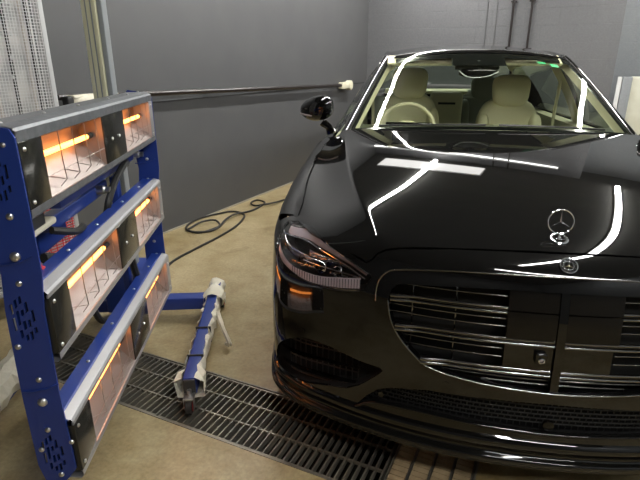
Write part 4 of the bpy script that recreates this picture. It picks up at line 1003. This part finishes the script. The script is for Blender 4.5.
def caster(s_,n,r=.035):
    c=hp_(s_,n,0);k=MB();wc=hp_(s_-.02,n,r+.002)
    k.lathe(wc,HN,[(-.014,0),(-.014,r*.8),(-.011,r),(.011,r),(.014,r*.8),(.014,0)],24);Wh=k.build('caster_wheel','rubber',HT)
    MB().lathe(wc,HN,[(-.016,0),(-.016,r*.62),(.016,r*.62),(.016,0)],20).build('wheel_core','red',Wh)
    k=MB()
    for q in (-.020,.020): k.obox(wc+HN*q+V(0,0,.018),(HD,HN,UZ),(.03,.003,.055),.001)
    k.obox(hp_(s_-.012,n,.076),AXH,(.05,.044,.006));k.cyl(hp_(s_,n,.07),hp_(s_,n,.10),.010,12);k.build('caster_fork','zinc',Wh)
leg(NR_,.605,1.60,False);leg(NL_,.54,1.60,True)
caster(.585,NR_);caster(1.55,NR_+.03);caster(.52,NL_);caster(1.55,NL_)
# round wrapped counter tube near the left leg
MB().tube(smooth_line([hp_(.98+.09*math.cos(t)+.01*t,-2.03,.235+.075*math.sin(t)) for t in np.linspace(0,4*PI,30)],80),.012,8).build('coiled_hose','alul',HT)
# ------------------------------------------------------------------ tall meshed heater at the left edge
VD=-WD;VN=WN
P0=rm(.30,MS_)
def mp(a,z,o=0.): return P0+VD*a+VN*o+V(0,0,z)
MH=empty('mesh_screen_heater',tuple(mp(.3,0)),'tall heater screen behind wire mesh at the left edge','heater')
W_=.95;Z0,Z1=.16,2.62
for a in (0,W_): MB().obox(mp(a,(Z0+Z1)/2,0),(VD,VN,UZ),(.030,.05,Z1-Z0),.003).build('side_frame','meshf',MH)
for z in (Z0,Z1): MB().obox(mp(W_/2,z,0),(VD,VN,UZ),(W_-.03,.05,.03),.003).build('cross_frame','meshf',MH)
for a in (.3,.7): MB().obox(mp(a,.10,-.02),(VD,VN,UZ),(.04,.04,.16),.003).build('leg','meshf',MH)
for a in (.3,.7): MB().obox(mp(a,.02,-.02),(VD,VN,UZ),(.06,.25,.04),.003).build('foot','meshf',MH)
k=MB()
n_=int(W_/.0165)
for i in range(1,n_): k.obox(mp(i*W_/n_,(Z0+Z1)/2,.02),(VD,VN,UZ),(.0026,.0026,Z1-Z0))
n_=int((Z1-Z0)/.0165)
for i in range(1,n_): k.obox(mp(W_/2,Z0+i*(Z1-Z0)/n_,.022),(VD,VN,UZ),(W_,.0026,.0026))
k.build('wire_mesh','mesh',MH,smooth=0)
MB().obox(mp(W_/2,(Z0+Z1)/2,-.07),(VD,VN,UZ),(W_-.02,.01,Z1-Z0-.02)).build('back_reflector','panelr',MH)
for a in (.075,.28,.5,.72):
    MB().cyl(mp(a,.55,-.045),mp(a,2.45,-.045),.008,10).build('quartz_tube','tubeoff',MH)
for a in (.035,.17,.39,.61): MB().obox(mp(a,(Z0+Z1)/2,-.055),(VD,VN,UZ),(.012,.012,Z1-Z0-.06)).build('reflector_rib','cabin',MH)
for a,z in ((.20,1.62),(.20,1.52),(.155,1.52),(.17,1.40),(.19,1.30),(.13,1.66)): MB().ellip(mp(a,z,-.04),(.010,.008,.012)).build('tube_clip','bolt',MH)
k=MB()
n2=10
for i in range(n2): k.obox(mp(.03+.0165*i*2.6,.42,.028),(VD,VN,UZ),(.0045,.003,.50))
for i in range(29): k.obox(mp(.22,.18+.0172*i,.029),(VD,VN,UZ),(.40,.003,.0045))
k.build('red_lit_mesh','redglow',MH,smooth=0)  # guard mesh again, coloured red for the glow it reflects
# ------------------------------------------------------------------ cable on the floor
CABLE=[(-1.998, 1.488, 0.0), (-2.029, 1.616, 0.0), (-2.06, 1.849, 0.0), (-1.995, 2.129, 0.0), (-1.903, 2.452, 0.0), (-1.852, 2.731, 0.0), (-1.85, 2.911, 0.0), (-1.882, 3.083, 0.0), (-1.996, 3.168, 0.0), (-2.176, 3.024, 0.0), (-2.267, 2.851, 0.0), (-2.282, 2.698, 0.0), (-2.236, 2.564, 0.0), (-2.101, 2.515, 0.0), (-2.024, 2.622, 0.0), (-2.029, 2.794, 0.0), (-2.062, 2.813, 0.016), (-2.168, 2.768, 0.016), (-2.225, 2.649, 0.0), (-2.228, 2.565, 0.0), (-2.14, 2.523, 0.0), (-2.031, 2.566, 0.0), (-1.991, 2.683, 0.0), (-1.986, 2.809, 0.016), (-1.958, 3.018, 0.016), (-1.857, 3.206, 0.0), (-1.802, 3.375, 0.0), (-1.799, 3.547, 0.0), (-1.896, 3.613, 0.0), (-1.926, 3.49, 0.0), (-1.861, 3.404, 0.0), (-1.741, 3.42, 0.016), (-1.61, 3.675, 0.0), (-1.488, 3.882, 0.0)]
k=MB();k.tube(smooth_line([V(x,y,.010+.011*(i%3==1)*0+z) for i,(x,y,z) in enumerate(CABLE)],200),.009,8)
tag(k.build('floor_cable','cable'),'black cable looped loosely on the floor between the heater and the car','cable')
# ------------------------------------------------------------------ camera, world, view
cd=bpy.data.cameras.new('camera');co=bpy.data.objects.new('camera',cd);COL.objects.link(co)
cd.sensor_fit='HORIZONTAL';cd.sensor_width=36;cd.lens=36*505/640;cd.clip_start=.05
fw=V(math.sin(-.143)*math.cos(.342),math.cos(-.143)*math.cos(.342),-math.sin(.342));rt=V(math.cos(-.143),-math.sin(-.143),0);up=np.cross(rt,fw)
Mx=Matrix(((rt[0],up[0],-fw[0],CP_[0]),(rt[1],up[1],-fw[1],CP_[1]),(rt[2],up[2],-fw[2],CP_[2]),(0,0,0,1)));co.matrix_world=Mx
SC.camera=co
w=bpy.data.worlds.new('world');SC.world=w;w.use_nodes=True;w.node_tree.nodes['Background'].inputs[0].default_value=(.5,.52,.55,1);w.node_tree.nodes['Background'].inputs[1].default_value=.05
SC.view_settings.view_transform='Standard';SC.view_settings.look='None';SC.view_settings.gamma=1;SC.view_settings.use_curve_mapping=False
SC.view_settings.exposure=1.0
